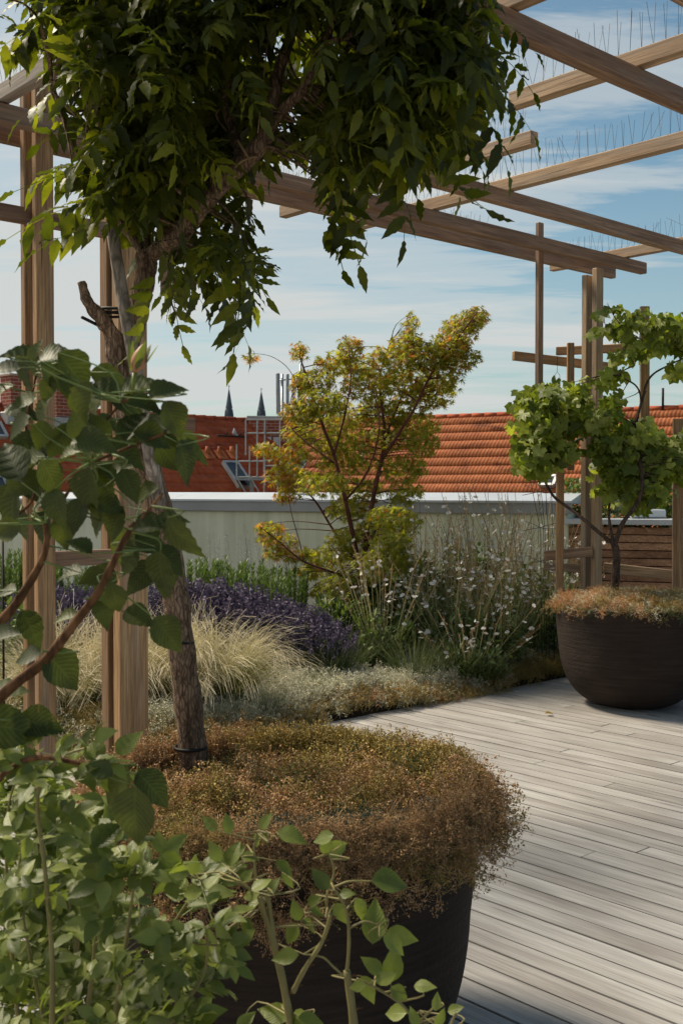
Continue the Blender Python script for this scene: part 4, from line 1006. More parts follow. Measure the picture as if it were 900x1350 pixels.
for x, y in ((40, 480), (85, 500), (120, 515), (20, 500), (170, 530), (200, 550), (60, 530), (30, 545), (100, 540), (140, 560), (175, 585), (90, 575), (30, 590), (60, 610), (110, 610), (130, 630), (170, 620), (50, 650), (100, 650), (20, 690), (80, 690), (125, 690), (190, 700), (205, 720), (160, 715), (220, 755), (180, 760), (135, 770), (150, 650), (240, 600), (15, 640), (110, 585), (215, 590)):
    bases.append(put_leaf(m, x+rng.uniform(-8, 8), y+rng.uniform(-8, 8), rng.uniform(200, 400), rng.uniform(44, 62), YA+rng.uniform(.12, .2), 1.05))
m.build('leaves', M['roseA'], ra)
m = MB(); nodes = []
def cane(l, r0, r1, Y, mi=0): 
    q = limb(m, [at(x, y, Y) for x, y in l], r0, r1, 8, 5, .04, mi, nodes)
    for k in range(3, len(q)-2, 6):
        t = q[k]+np.array([rng.normal(0, .003), -.002, rng.uniform(.003, .007)]); m.tube([q[k], t], [.0022, .0003], 5, mi, False)
cane([(-40, 960), (10, 910), (60, 870), (100, 820), (130, 780), (150, 740), (165, 710), (178, 690)], .0066, .003, YA+.02)
cane([(-40, 860), (10, 810), (35, 775), (55, 740), (62, 715), (60, 690)], .0062, .0028, YA+.03)
cane([(55, 740), (75, 680), (95, 640), (120, 610), (130, 570), (160, 530), (176, 500)], .0024, .0013, YA+.13)
cane([(-10, 690), (20, 680), (45, 655), (40, 610), (35, 560), (45, 510), (50, 480)], .0022, .0012, YA+.13)
cane([(176, 700), (190, 680), (215, 650)], .002, .0013, YA); cane([(120, 610), (170, 590), (220, 570)], .002, .0013, YA+.02); cane([(160, 530), (190, 520), (205, 515)], .0018, .0012, YA)
cane([(-60, 1500), (-70, 1300), (-60, 1150), (-20, 1050), (40, 1000), (120, 1010)], .006, .0025, YA+.02)
cane([(-60, 1700), (-60, 1400), (-60, 1000), (-40, 900)], .009, .006, YA+.03)
twigs_to(m, bases, nodes, .0010, 1, 5, below=False)
b0 = at(-50, 1700, YA+.03); m.tube([[b0[0], b0[1], 0], b0], [.011, .009], 8)
m.build('canes', [M['cane'], M['stem_green']], ra)
# bud
m = MB(); c = at(178, 492, YA); prof = [(.001, 0), (.004, .003), (.0075, .008), (.0085, .014), (.0075, .021), (.0045, .028), (.001, .034)]
m.lathe(prof, (0, 0, 0), 12); 
for i in range(len(m.v)): m.v[i] = m.v[i]@rot('Y', R_(18)).T + c
bud = m.build('bud', plain('rose_bud', (.42, .20, .12), .5, .3, 0, .3, 60), ra)
m = MB()
for k in range(5):
    a = k*1.2566; d = np.array([.25*math.cos(a), .25*math.sin(a), 1.])+np.array([.3, 0, 0]); m.inst(leaflet(5, .12, .2, -.1), orient(d[None], np.array([[math.cos(a), math.sin(a), 0]]))*.036, (c+np.array([.006*math.cos(a), .006*math.sin(a), .002]))[None])
m.tube([c, at(174, 520, YA)], [.003, .0016], 6); m.build('sepals', M['roseB'], ra)

# compound leaf of 5 leaflets for the lighter rose
RS = [leaflet(10, .27, .2, .15, .012, .02, .42), leaflet(10, .31, .35, .25, .012, .02, .44), leaflet(10, .25, .5, .1, .02, .02, .42)]
def comp(seed):
    rr = random.Random(seed); parts = [ribbon([(0, 0, 0), (0, .35, .01), (0, .66, 0)], .009)]
    for t, s, L in ((.3, 1, .34), (.3, -1, .34), (.55, 1, .38), (.55, -1, .38)):
        parts.append(xf(RS[rr.randrange(3)], rot('Z', -s*R_(rr.uniform(48, 72)))@rot('X', R_(rr.uniform(-30, 15)))@rot('Y', R_(rr.uniform(-25, 25))), L, (0, t, 0)))
    parts.append(xf(RS[0], rot('X', R_(rr.uniform(-25, 5))), .44, (0, .64, 0))); return merge(parts)
CP = [comp(k) for k in range(6)]
rb = thing('rose_bush', at(90, 1700, 1.4)*[1, 1, 0], 'light green small-leaved rose bush filling the bottom left corner', 'rose bush', 'roses in front of the camera')
m = MB(); ml = MB(); nodes = []
stems = [[(60, 1500), (70, 1300), (60, 1150), (50, 1050), (80, 1000), (120, 985)], [(90, 1500), (120, 1300), (130, 1200), (150, 1120), (190, 1060)], [(40, 1500), (20, 1300), (10, 1180), (10, 1080), (20, 1030)],
         [(120, 1500), (170, 1350), (200, 1270), (240, 1200), (270, 1160)], [(150, 1500), (200, 1380), (240, 1330), (270, 1280), (275, 1220)], [(130, 1500), (150, 1350), (165, 1250), (175, 1180), (180, 1130)], [(60, 1500), (90, 1330), (100, 1240), (90, 1170), (110, 1100)],
         [(20, 1500), (-10, 1300), (-20, 1150)], [(100, 1500), (60, 1350), (40, 1260), (30, 1200)], [(200, 1500), (215, 1400), (240, 1290)]]
Pp = []; Pd = []
for i, s in enumerate(stems):
    Y = 1.28+rng.uniform(-.05, .22)
    q = limb(m, [at(x, y, Y) for x, y in s], .0036, .0012, 6, 5, .03, 0, nodes)
    n0 = int(len(q)*.12)
    for k in range(n0, len(q)):
        if (k-n0) % 1 == 0:
            for _ in range(2 if k % 2 else 1):
                a = rng.uniform(0, 6.28); Pp.append(q[k]+rng.normal(0, .012, 3)); Pd.append([math.cos(a)*1.1, math.sin(a)*.6-.1, rng.uniform(-.2, .8)])
for l_, Y in (([(10, 1500), (15, 1250), (30, 1100), (20, 1040)], 1.6), ([(60, 1500), (70, 1300), (85, 1180), (95, 1090)], 1.7), ([(0, 1500), (-10, 1350), (10, 1200)], 1.55), ([(40, 1500), (45, 1380), (70, 1250)], 1.65), ([(100, 1500), (110, 1380), (90, 1260)], 1.75), ([(30, 1450), (50, 1200), (60, 1120), (50, 1060)], 1.8), ([(90, 1450), (105, 1350), (100, 1160)], 1.6)):
    q = limb(m, [at(x, y, Y) for x, y in l_], .0036, .0012, 6, 5, .03, 0, nodes)
    for k in range(1, len(q)):
        for _ in range(5):
            a = rng.uniform(0, 6.28); Pp.append(q[k]+rng.normal(0, .02, 3)); Pd.append([math.cos(a)*1.1, math.sin(a)*.6-.1, rng.uniform(-.3, .7)])
Pp = np.array(Pp); Pd = np.array(Pd); k = rng.integers(0, 6, len(Pp)); 
nr = np.stack([rng.normal(-.15, .35, len(Pp)), rng.normal(-.45, .35, len(Pp)), rng.uniform(.4, 1, len(Pp))], 1)
Mx = orient(Pd, nr)*rng.uniform(.055, .085, len(Pp))[:, None, None]
for j in range(6): ml.inst(CP[j], Mx[k == j], Pp[k == j])
for (x, y, a, l) in ((168, 978, 50, 42), (132, 985, 120, 26), (15, 1000, 110, 24), (25, 1020, 30, 34), (80, 1010, 10, 30), (142, 1100, 40, 46), (135, 1137, 220, 44), (150, 1150, -10, 40), (120, 1150, 250, 30)):
    put_leaf(ml, x, y, a, l, 1.25, 1.05)
ml.build('leaves', M['roseB'], rb)
for px in (60, 90, 40, 120, 150, 200): b = at(px, 1500, 1.33); m.tube([[b[0]*.6-.03, 1.36, 0], b], [.006, .004], 6, 0, False)
m.build('stems', M['stem_olive'], rb)
rc = thing('rose_bush', at(430, 1800, 1.35)*[1, 1, 0], 'sparse young rose with thorny upright stems in front of the large bowl', 'rose bush', 'roses in front of the camera')
m = MB(); ml = MB(); nodes = []; YC = 1.3
for l, r0, r1 in (([(395, 1500), (388, 1390), (376, 1310), (360, 1240), (346, 1195), (338, 1165)], .0058, .0032), ([(362, 1245), (358, 1215), (353, 1180)], .0034, .0026), ([(386, 1308), (400, 1280), (425, 1240), (436, 1205)], .0034, .0024), ([(436, 1208), (430, 1185), (440, 1150), (433, 1125)], .0018, .0011),
                  ([(480, 1500), (470, 1390), (464, 1330), (457, 1280)], .0062, .0045), ([(457, 1283), (460, 1240), (456, 1200), (440, 1170)], .0022, .0016), ([(458, 1225), (480, 1215), (500, 1220)], .0015, .0010), ([(440, 1170), (460, 1162), (490, 1162)], .0014, .001), ([(457, 1290), (440, 1275), (425, 1262), (400, 1258)], .0014, .001),
                  ([(520, 1500), (560, 1380), (548, 1350), (530, 1325), (500, 1305), (470, 1290)], .0022, .0014), ([(548, 1350), (565, 1335), (580, 1318)], .0018, .0012), ([(350, 1190), (320, 1165), (290, 1150), (260, 1155)], .0018, .001), ([(338, 1165), (335, 1120), (340, 1095)], .0018, .001), ([(335, 1200), (300, 1225), (270, 1245), (250, 1240)], .0018, .001), ([(530, 1500), (590, 1360), (600, 1335)], .0018, .0014)):
    q = limb(m, [at(x, y, YC) for x, y in l], r0, r1, 7, 5, .04, 0, nodes)
    if r0 > .003:
        for k in range(2, len(q)-1, 4):
            s = rng.choice((-1, 1)); m.tube([q[k]+np.array([s*r0*.6, 0, 0]), q[k]+np.array([s*(r0+.006), -.001, .0015])], [.0018, .0002], 5, 1, False)
LC = [(350, 1082, 60, 26), (310, 1122, 200, 28), (283, 1122, 120, 30), (307, 1125, 70, 32), (340, 1108, 250, 24), (350, 1105, 270, 20), (385, 1102, -8, 40), (330, 1130, 0, 24), (290, 1148, 200, 28), (325, 1155, 50, 24), (318, 1155, 240, 26), (345, 1165, 30, 28), (330, 1180, 200, 26), (335, 1192, 210, 30), (360, 1168, 60, 28), (327, 1225, 262, 30), (375, 1145, -40, 28), (380, 1160, -50, 26),
      (425, 1105, 200, 30), (430, 1112, 90, 30), (445, 1118, 20, 30), (422, 1158, 130, 34), (457, 1178, 20, 20), (515, 1162, -8, 50), (390, 1200, 110, 28), (415, 1186, 40, 24), (418, 1203, -30, 22), (408, 1222, -50, 28), (384, 1232, 240, 34), (375, 1262, 195, 38), (493, 1213, 85, 52), (530, 1235, -10, 44), (520, 1245, -35, 36), (518, 1270, 80, 48), (490, 1272, 140, 34), (510, 1288, 20, 30), (470, 1300, 200, 24), (485, 1305, -60, 34),
      (527, 1310, -30, 30), (520, 1335, 190, 30), (560, 1300, 10, 28), (450, 1205, -50, 30), (475, 1200, -70, 30), (360, 1335, 170, 44), (390, 1345, 200, 36), (325, 1345, 40, 30), (410, 1345, -10, 34), (580, 1340, 60, 26), (575, 1320, 80, 22), (545, 1340, 120, 24), (600, 1330, 30, 22), (300, 1085, 100, 26), (276, 1085, 140, 26), (255, 1145, 160, 30), (232, 1150, 170, 34), (228, 1175, -80, 30), (262, 1175, -30, 26), (256, 1140, 80, 26), (245, 1238, 200, 36), (268, 1250, -40, 30), (285, 1260, -80, 36)]
bs = [put_leaf(ml, x, y, a, l*1.05, YC+rng.uniform(-.03, .05), 1.05, T=RS[rng.integers(0, 3)]) for x, y, a, l in LC]
ml.build('leaves', M['roseB'], rc); twigs_to(m, bs, nodes, .0009, 0, 5, below=False)
for px in (395, 480, 530): b = at(px, 1500, YC); m.tube([[b[0]*.5, 1.33, 0], b], [.008, .006], 6, 0, False)
m.build('stems', [M['stem_olive'], M['cane']], rc)
# a second depth of foliage behind the left roses

# ------------------------------------------------------------------ green wall with zinc cap
W0 = np.array([1.38, 10.0, 0]); Wd = np.array([3.05, -1.5, 0]); Wd /= np.linalg.norm(Wd); Wn = np.array([Wd[1], -Wd[0], 0])  # Wn towards camera
gw = thing('parapet_wall', W0, 'pale green rendered parapet wall with a grey zinc cap behind the planting bed', 'wall')
a0, a1 = -9.5, .68
def wbox(m, s0, s1, t0, t1, z0, z1, bev=0): m.box(W0+Wd*(s0+s1)/2+Wn*(t0+t1)/2+np.array([0, 0, (z0+z1)/2]), (s1-s0, abs(t1-t0), z1-z0), np.array([Wd, -Wn, [0, 0, 1]]), 0, bev)
m = MB(); wbox(m, a0, a1, -.30, 0, -.3, 1.235); m.build('wall', M['render'], gw)
m = MB(); s = a0
while s < a1:
    e = min(a1+.05, s+2.0); wbox(m, s+.002, e-.002, .015, .035, 1.225, 1.335, .004); s = e
m.build('fascia', M['zinc_d'], gw)
m = MB(); s = a0
while s < a1:
    e = min(a1+.05, s+2.0)
    A = [W0+Wd*x+Wn*t+np.array([0, 0, z]) for x in (s, e-.004) for t, z in ((.05, 1.325), (.05, 1.345), (-.34, 1.415), (-.34, 1.31))]
    m.add(A, [(0, 1, 2, 3), (4, 7, 6, 5), (0, 4, 5, 1), (1, 5, 6, 2), (2, 6, 7, 3), (3, 7, 4, 0)], None, 0, False); s = e
m.build('cap', M['zinc'], gw)
# slatted fence at the right
fc = thing('slatted_fence', at(820, 800, 9.5)*[1, 1, 0], 'low fence of reddish brown horizontal slats with pale metal top, behind the grapevine', 'fence')
p0 = at(746, 645, 9.75); p1 = at(1010, 645, 9.2); fd = p1-p0; fd[2] = 0; fl = np.linalg.norm(fd); fd /= fl; fn = np.array([fd[1], -fd[0], 0])
m = MB(); ztop = 1.15; sh = .068
for k in range(17):
    z = ztop-.03-k*sh; m.box((p0+p1)/2*[1, 1, 0]+[0, 0, z-sh/2], (fl, .022, sh-.008), np.array([fd, -fn, [0, 0, 1]]), 0, .003)
sl_ = m.build('slats', M['slat'], fc)
m = MB(); m.box((p0+p1)/2*[1, 1, 0]-fn*.04+[0, 0, .5], (fl-.02, .03, 1.2), np.array([fd, -fn, [0, 0, 1]])); m.build('backing', M['sub'], fc)
m = MB(); m.box((p0+p1)/2*[1, 1, 0]-fn*.12+[0, 0, 1.165], (fl+.02, .42, .05), np.array([fd, -fn, [0, 0, 1]]), 0, .004); m.build('cap', M['zinc'], fc)
m = MB(); c = at(850, 677, 9.75); m.box(c, (.30, .24, .075), None, 0, .01); tag(m.build('metal_box', M['zinc'], None, (0, 0, 0)), 'low pale metal box lying on top of the slatted fence', 'box')
m = MB(); c = at(822, 668, 10.1); m.lathe([(.0, 0), (.10, 0), (.13, .16), (.135, .17), (.12, .17), (.11, .1)], c-np.array([0, 0, .06]), 24); tag(m.build('flower_pot', M['white'], None, (0, 0, 0)), 'white flower pot behind the slatted fence', 'flower pot')
leafbush
def freebush(px, py, rxp, ryp, Y, n, mat, lab, ls=.05):
    m = MB(); P, u = blob_pts(px, py, rxp, ryp, Y, .25, n); m.inst(leaflet(4, .3, .2, .25), orient(u+rng.normal(0, .5, u.shape))*(ls*rng.uniform(.6, 1.2, n))[:, None, None], P)
    c = at(px, py+ryp, Y)
    for i in range(8): m.tube([[c[0], c[1], .1], c, P[i]], [.008, .006, .003], 4, 1, False)
    tag(m.build('leafy_shrub', [mat, M['stem_olive']]), lab, 'shrub', 'shrubs behind the slatted fence')
freebush(870, 655, 26, 24, 10.3, 700, M['green_mid'], 'green shrub showing above the slatted fence under the grapevine')
freebush(812, 648, 14, 16, 10.5, 300, M['green_dark'], 'small dark shrub left of the white pot behind the fence')
freebush(800, 686, 52, 24, 10.0, 1300, M['green_dark'], 'dark hedge directly behind the slatted fence, left half', .05)
freebush(880, 686, 56, 24, 10.0, 1300, M['green_dark'], 'dark hedge directly behind the slatted fence, at the right picture edge', .05)
freebush(754, 660, 20, 30, 10.2, 700, M['green_mid'], 'shrub between the wall end and the slatted fence', .045)
m = MB(); P, u = blob_pts(868, 650, 22, 16, 10.1, .2, 16); m.inst(FL, orient(u+np.array([0, -.5, .5]))*.045, P); tag(m.build('white_blossoms', M['petal']), 'white blossoms on the shrub behind the slatted fence', 'flowers')
# rusty wire frame
m = MB()
for x0, x1 in ((700, 712), (708, 716), (716, 718), (724, 722), (733, 728)):
    m.tube([at(x0-8, 600, 8.6), at(x1, 700, 8.55), at(x1+2, 870, 8.5)], .0022, 4)
for y in (648, 695, 740): m.tube([at(688, y+5, 8.6), at(712, y, 8.5), at(742, y-8, 8.6)], .0022, 4); m.tube([at(692, y-8, 8.6), at(716, y+2, 8.5), at(742, y+2, 8.6)], .002, 4)
tag(m.build('wire_obelisk', M['iron']), 'dark rusty wire plant support among the gaura left of the right bowl', 'plant support')
m = MB(); m.tube([at(4, 700, 5.9), [at(4, 700, 5.9)[0], 5.9, 0]], .006, 6); m.tube([at(4, 700, 5.9), at(4, 655, 5.9)], .005, 6); tag(m.build('iron_rod', M['iron']), 'thin dark iron rod standing at the far left edge', 'rod')
# hanging feeder
t = thing('hanging_jar', at(734, 503, 8.3), 'small white jar hanging on a wire loop from the trellis crosspiece', 'jar')
m = MB(); c = at(734, 505, 8.3); m.lathe([(.001, -.035), (.022, -.035), (.024, -.02), (.024, .018), (.02, .022), (.001, .024)], c, 20); m.build('jar', M['white'], t)
m = MB(); m.tube([c+np.array([-.022, 0, .018]), c+np.array([-.018, 0, .06]), c+np.array([0, 0, .085]), c+np.array([.018, 0, .06]), c+np.array([.022, 0, .018])], .0018, 5, 0, False); m.tube([c+np.array([0, 0, .085]), c+np.array([0, 0, .2])], .0016, 4, 0, False); m.build('wire_loop', M['iron'], t)
# fallen leaf
m = MB(); p = on(718, 941, .012); m.inst(leaflet(5, .4, .8, .4), orient(np.array([[1., -.2, .35]]))*.05, p[None]); tag(m.build('fallen_leaf', M['sed_ol']), 'single dry leaf lying on the deck left of the right bowl', 'leaf')

# ------------------------------------------------------------------ tiled roofs
def tiled_roof(name_parent, R0, edir, length0, length1, slope_len, mat, pitch_deg=45, wv=.17, rh=.325, upsign=1):
    """ridge through R0 along edir; slope falls towards camera side"""
    e = np.array([edir[0], edir[1], 0.]); e /= np.linalg.norm(e)
    dwn = np.array([e[1], -e[0], 0.])
    if np.dot(dwn, -R0) < 0: dwn = -dwn
    sl = dwn*math.cos(R_(pitch_deg))-np.array([0, 0, math.sin(R_(pitch_deg))]); nr = np.cross(e, sl); nr /= np.linalg.norm(nr)
    if nr[2] < 0: nr = -nr
    m = MB(); L = length1-length0; nx = int(L/wv)*6; rows = int(slope_len/rh)
    xs = np.linspace(length0, length1, nx+1); wz = .006*np.cos((xs-length0)/wv*2*math.pi)
    for r in range(rows):
        s0, s1 = r*rh, (r+1)*rh+.01
        j = rng.uniform(-.004, .004)
        a = R0+e*xs[:, None]+sl*s0+nr*(wz)[:, None]
        b = R0+e*xs[:, None]+sl*s1+nr*(wz+.028+j)[:, None]
        c = R0+e*xs[:, None]+sl*s1+nr*(wz*.2-.01)[:, None]
        k = nx+1; V = np.concatenate([a, b, c])
        f = [(i, i+1, k+i+1, k+i) for i in range(nx)]+[(k+i, k+i+1, 2*k+i+1, 2*k+i) for i in range(nx)]
        m.add(V, f, None, 0, True)
    ro = m.build('roof', mat, name_parent)
    m = MB(); s = length0
    while s < length1:
        q0 = R0+e*s+nr*.0; q1 = R0+e*min(length1, s+.4)+nr*.0+np.array([0, 0, .006]); m.tube([q0, q1], [.06, .072], 10); s += .37
    m.build('ridge', M['tile_d'], name_parent)
    return e, sl, nr
RR0 = at(620, 548, 30.); eR = np.array([-.85, .527])
bR = thing('tiled_house', RR0*[1, 1, 0]+[0, 0, -14], 'house with a bright orange tiled roof behind the maple and the grapevine', 'house', 'tiled houses beyond the terrace')
e, sl, nr = tiled_roof(bR, RR0, eR, -16, 7.2, 5.2, M['tile'], 45, .083*1.2)
m = MB(); base = RR0+sl*5.0; wc = base+e*(-4.4)-np.array([sl[0], sl[1], 0])/np.linalg.norm(sl[:2])*2.2
ax = np.array([e, np.cross([0, 0, 1.], e), [0, 0, 1]])
m.box([wc[0], wc[1], (base[2]-14)/2], (23, 4, base[2]+14), ax); m.build('wall', M['render'], bR)
# back slope so that it is a solid roof
bk = np.array([-sl[0], -sl[1], sl[2]]); m = MB()
A = [RR0+e*-16-nr*.02, RR0+e*7.2-nr*.02, RR0+e*7.2+bk*5, RR0+e*-16+bk*5]; m.add(A, [(0, 1, 2, 3)], None, 0, False)
g1 = [RR0+e*7.15, RR0+e*7.15+sl*5, RR0+e*7.15+bk*5]; m.add(g1, [(0, 1, 2)], None, 0, False); g2 = [RR0-e*15.95, RR0-e*15.95+sl*5, RR0-e*15.95+bk*5]; m.add(g2, [(0, 1, 2)], None, 0, False)
m.build('rear_roof', M['tile_d'], bR)
def on_roof(R0, sl, nr, px, py, off=0):
    # ray / plane
    r = fw*F+np.array([1., 0, 0])*(px-450)+up*(675-py); o = np.array([0, 0, H]); t = np.dot(R0+nr*off-o, nr)/np.dot(r, nr); return o+r*t
# rear skylight + vent on the right roof
def skylight(parent, R0, e, sl, nr, px, py, w, l):
    c = on_roof(R0, sl, nr, px, py, .09); A = np.array([e, -sl, nr]); m = MB()
    m.box(c-sl*l/2+nr*0, (w, .07, .1), A); m.box(c+sl*l/2, (w, .07, .1), A); m.box(c-e*w/2, (.07, l, .1), A); m.box(c+e*w/2, (.07, l, .1), A)
    f = m.build('skylight', M['galv'], parent); m = MB(); m.box(c+nr*.02-np.array(parent['_o']), (w-.07, l-.07, .03), A); g = m.build('pane', M['dark_glass']); g.parent = f
skylight(bR, RR0, e, sl, nr, 722, 634, .36, .3)
for px, py in ((478, 612), (873, 541)):
    c = on_roof(RR0, sl, nr, px, py); m = MB(); m.tube([c, c+np.array([0, 0, .35 if px < 600 else .55])], .05 if px < 600 else .03, 10); m.build('vent_pipe', M['galv'] if px < 600 else M['iron'], bR)
# left house
LR0 = at(211, 547, 30.); eL = np.array([.69, .72])
bL = thing('tiled_house', LR0*[1, 1, 0]+[0, 0, -14], 'house with a darker red tiled roof, two brick chimneys and skylights on the left', 'house', 'tiled houses beyond the terrace')
e2, sl2, nr2 = tiled_roof(bL, LR0, eL, -14, 4.6, 5.2, M['tile_d'], 45, .2)
m = MB(); base = LR0+sl2*5.0; wc = base+e2*(-4.7)-np.array([sl2[0], sl2[1], 0])/np.linalg.norm(sl2[:2])*2.2
ax = np.array([e2, np.cross([0, 0, 1.], e2), [0, 0, 1]]); m.box([wc[0], wc[1], (base[2]-14)/2], (18, 4, base[2]+14), ax); m.build('wall', M['render'], bL)
bk = np.array([-sl2[0], -sl2[1], sl2[2]]); m = MB(); A = [LR0+e2*-14-nr2*.02, LR0+e2*4.6-nr2*.02, LR0+e2*4.6+bk*5, LR0+e2*-14+bk*5]; m.add(A, [(0, 1, 2, 3)], None, 0, False); m.build('rear_roof', M['tile_d'], bL)
def brickbox(m, c, size, A):
    h = np.array(size)/2; A = np.array(A)
    for ax_, s in ((0, -1), (0, 1), (1, -1), (1, 1), (2, 1), (2, -1)):
        u, v_ = [(1, 2), (0, 2), (0, 1)][ax_]
        P = []; U = []
        for a_, b_ in ((-1, -1), (1, -1), (1, 1), (-1, 1)):
            q = np.zeros(3); q[ax_] = s*h[ax_]; q[u] = a_*h[u]; q[v_] = b_*h[v_]; P.append(np.array(c)+q@A); U.append((q[u], q[v_]))
        m.add(P, [(0, 1, 2, 3)], U, 0, False)
Ab = np.array([e2, np.cross([0, 0, 1.], e2), [0, 0, 1]])
for px0, ptop, Yc in ((18, 497, 26.6), (77, 506, 27.6)):
    c = at(px0, ptop, Yc); m = MB(); brickbox(m, [c[0], c[1], c[2]-.9], (.42, .5, 1.8), Ab); m.box([c[0], c[1], c[2]+.03], (.48, .56, .06), Ab, 0, .01); ch = m.build('chimney', M['brick'], bL)
    m = MB(); m.box([c[0], c[1], c[2]-1.02], (.75, .8, .32), Ab, 0, .02); m.build('chimney_flashing', M['zinc_d'], bL)
for px, py, w_, l_ in ((314, 626, .5, .95), (-6, 566, .4, .5), (-2, 640, .4, .5)): skylight(bL, LR0, e2, sl2, nr2, px, py, w_, l_)
for px in (274, 290, 306):
    c = on_roof(LR0, sl2, nr2, px, 601); m = MB(); m.tube([c-nr2*.02, c+np.array([0, 0, .26])], [.085, .06], 12); m.box(c+nr2*.05, (.3, .34, .04), np.array([e2, -sl2, nr2]), 0, .01); m.build('vent_tile', M['tile'], bL)
m = MB(); a_ = on_roof(LR0, sl2, nr2, 287, 574, .12); b_ = on_roof(LR0, sl2, nr2, 322, 576, .12); m.tube([a_, b_], .03, 6); c = on_roof(LR0, sl2, nr2, 297, 574, 0); m.tube([c, c+nr2*.12], .02, 6); c = on_roof(LR0, sl2, nr2, 315, 575, 0); m.tube([c, c+nr2*.12], .02, 6); m.build('roof_step', M['iron'], bL)
m = MB(); c = on_roof(LR0, sl2, nr2, 309, 569, .15)
m.lathe([(.001, 0), (.05, .02), (.06, .08), (.035, .13), (.03, .17), (.001, .2)], c-[0, 0, .1], 12); m.tube([c+[0, 0, -.05], c+[.14, 0, -.16]], [.05, .015], 8)
tag(m.build('pigeon', plain('pigeon_grey', (.38, .38, .40), .8, .2)), 'pale grey pigeon perched on the roof step of the red tiled roof', 'pigeon')
# brick firewall
m = MB(); c = at(370, 553, 32.6); fwl = thing('brick_wall', [c[0], c[1], -14], 'brick firewall with a grey coping where the two tiled roofs meet', 'wall')
Ax2 = np.array([[.97, .24, 0], [-.24, .97, 0], [0, 0, 1]]); brickbox(m, [c[0]+.3, c[1], c[2]-2.6], (2.6, .35, 5.2), Ax2); m.build('wall', M['brick'], fwl)
m = MB(); m.box([c[0]+.3, c[1], c[2]+.04], (2.7, .5, .07), Ax2, 0, .01); m.build('coping', M['zinc_d'], fwl)
m = MB()
for k, px in enumerate((354, 364)): m.box(at(px, 582, 32.2), (.17, .12, .26), None, 0, .01)
m.build('meter_box', M['galv'], fwl)
# metal stair / service platform
sf = thing('service_platform', at(335, 640, 28.5)*[1, 1, 0]+[0, 0, -14], 'grey metal service platform with railings on the roofs left of the maple', 'platform'); m = MB()
def tb(x0, y0, x1, y1, Y=28.8, Y1=None, r=.022): m.tube([at(x0, y0, Y), at(x1, y1, Y1 or Y)], r, 6, 0, False)
for x, ya, yb in ((324, 553, 600), (339, 553, 628), (349, 553, 640), (369, 553, 640), (312, 586, 629), (329, 588, 629)): tb(x, ya, x, yb)
for ya, xa, xb in ((571, 324, 352), (608, 312, 350), (629, 312, 352), (592, 345, 386), (571, 349, 372), (553, 324, 372)): tb(xa, ya, xb, ya)
tb(312, 629, 330, 660); tb(330, 629, 345, 655)
for k in range(6): tb(348, 600+k*7, 366, 600+k*7)
tb(348, 592, 348, 650); tb(366, 592, 366, 650); m.build('railing', M['galv'], sf)
m = MB(); m.box(at(332, 632, 29.2), (.85, .8, .05)); m.box(at(332, 650, 29.2), (.1, .1, .7)); m.box(at(345, 700, 29.2)*[1, 1, 0]+[0, 0, -6.5], (.12, .12, 15)); m.build('grating', M['antenna'], sf)
m = MB(); c = at(389, 608, 29); R1 = rot('X', R_(70)); 
prof = [(.001, 0), (.12, .01), (.22, .035), (.30, .07)]
mm = MB(); mm.lathe(prof, (0, 0, 0), 28); vv = mm.v[0]@R1.T+c; m.add(vv, mm.f); m.tube([c, c+[0, .1, -.6]], .03, 8); m.tube([c, c+[.0, -.3, .02]], .012, 6); m.tube([c+[0, .1, -.6], [c[0], c[1]+.1, -1]], .03, 8)
tag(m.build('satellite_dish', M['antenna']), 'grey satellite dish half hidden behind the left of the maple', 'satellite dish')
# mobile antennas
an = thing('antenna_mast', at(380, 553, 33)*[1, 1, 0]+[0, 0, -14], 'cluster of grey vertical mobile antennas above the brick wall left of the maple', 'antenna')
for px, y0, y1, w_ in ((366, 493, 545, 5.5), (379, 494, 545, 4.2), (387, 495, 548, 4.2), (394, 493, 548, 3.6), (400, 489, 548, 4.6)):
    m = MB(); a_ = at(px, y0, 33); b_ = at(px+ (1 if px < 370 else 0), y1, 33); m.tube([a_+[0, 0, .02], a_, b_, b_-[0, 0, .02]], [w_*.4*33/F, w_*.5*33/F, w_*.5*33/F, w_*.3*33/F], 12); m.build('panel_antenna', M['antenna'], an)
m = MB(); m.tube([at(372, 493, 33.1), at(372, 700, 33.1)], .042, 8); m.tube([at(396, 480, 33.1), at(396, 700, 33.1)], .03, 8)
for y in (502, 535): m.tube([at(364, y, 33.1), at(401, y-4, 33.1)], .025, 6)
m.tube([at(372, 700, 33.1), at(372, 700, 33.1)*[1, 1, 0]+[0, 0, -14]], .04, 6); m.build('mast', M['galv'], an)
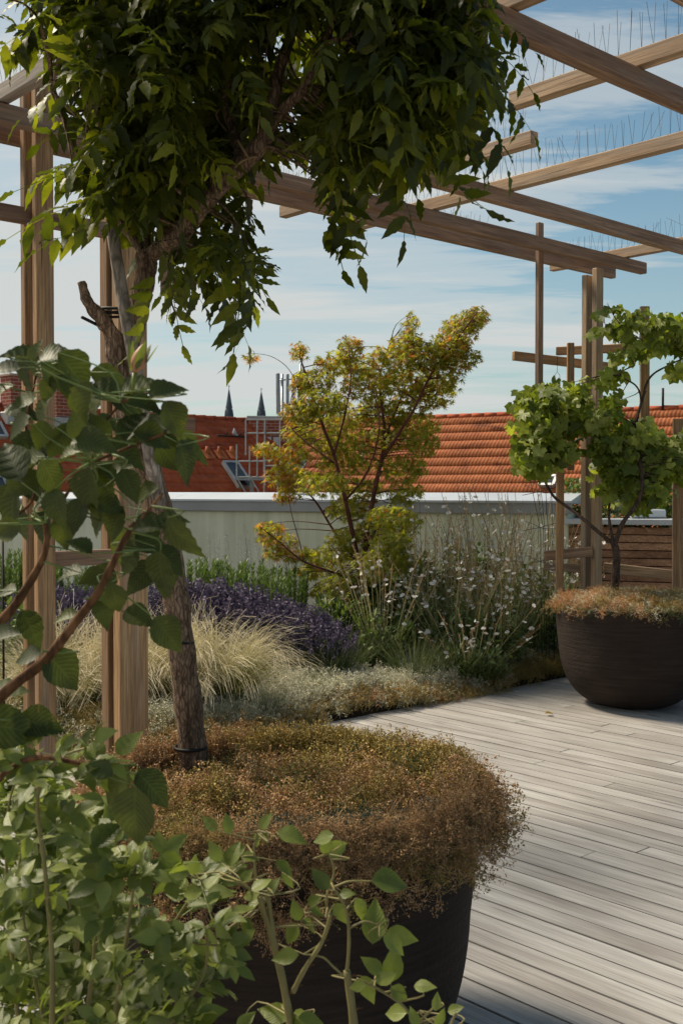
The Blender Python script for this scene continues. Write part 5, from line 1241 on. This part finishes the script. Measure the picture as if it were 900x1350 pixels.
# church spires
for px, tip, Y, lab in ((302, 507, 420, 'dark slate church spire, left of the pair on the skyline'), (344.5, 511, 420, 'dark slate church spire, right of the pair, beside the antennas')):
    c = at(px, 565, Y); tp = at(px, tip, Y); g = np.array([c[0], c[1], -14.]); t = thing('church_tower', g, lab, 'church spire', 'twin church spires')
    z0 = at(px, 552, Y)[2]; hh = tp[2]-z0; m = MB()
    m.lathe([(1.75, z0), (1.55, z0+hh*.15), (1.15, z0+hh*.30), (1.35, z0+hh*.32), (1.0, z0+hh*.46), (.35, z0+hh*.78), (.12, z0+hh*.86)], [c[0], c[1], 0], 8); m.sm = [False]*len(m.f); m.build('spire', M['slate'], t)
    for k in range(4):
        a_ = k*math.pi/2+.4; q = np.array([c[0]+1.45*math.cos(a_), c[1]+1.45*math.sin(a_), z0+hh*.1]); m = MB(); m.lathe([(.35, -1.2), (.33, .3), (.02, 2.6)], q, 6); m.build('dormer', M['slate'], t)
    m = MB(); m.tube([[c[0], c[1], z0+hh*.8], [c[0], c[1], tp[2]]], .11, 5); m.tube([[c[0]-.4, c[1], z0+hh*.95], [c[0]+.4, c[1], z0+hh*.95]], .09, 5); m.build('cross', M['slate'], t)
    m = MB(); m.box([c[0], c[1], (z0-14)/2], (3.6, 3.6, z0+14)); m.build('tower', M['slate'], t)

# ------------------------------------------------------------------ clean-up, camera
bpy.data.objects.remove(FLO)
for o in bpy.data.objects:
    if '_o' in o: del o['_o']
cam = bpy.data.cameras.new('camera'); co = bpy.data.objects.new('camera', cam); COL.objects.link(co); S.camera = co
cam.sensor_fit = 'VERTICAL'; cam.sensor_height = 36; cam.lens = F/1350*36
co.location = (0, 0, H); co.rotation_euler = (R_(90)-TH, 0, 0); cam.clip_end = 5000; cam.clip_start = .05
cam.dof.use_dof = True; cam.dof.focus_distance = 4.6; cam.dof.aperture_fstop = 16
S.render.engine = 'CYCLES'; S.render.resolution_x = 682; S.render.resolution_y = 1024
S.view_settings.view_transform = 'Standard'; S.view_settings.look = 'None'; S.view_settings.exposure = .68; S.view_settings.gamma = 1
S.cycles.max_bounces = 8; S.cycles.transparent_max_bounces = 8
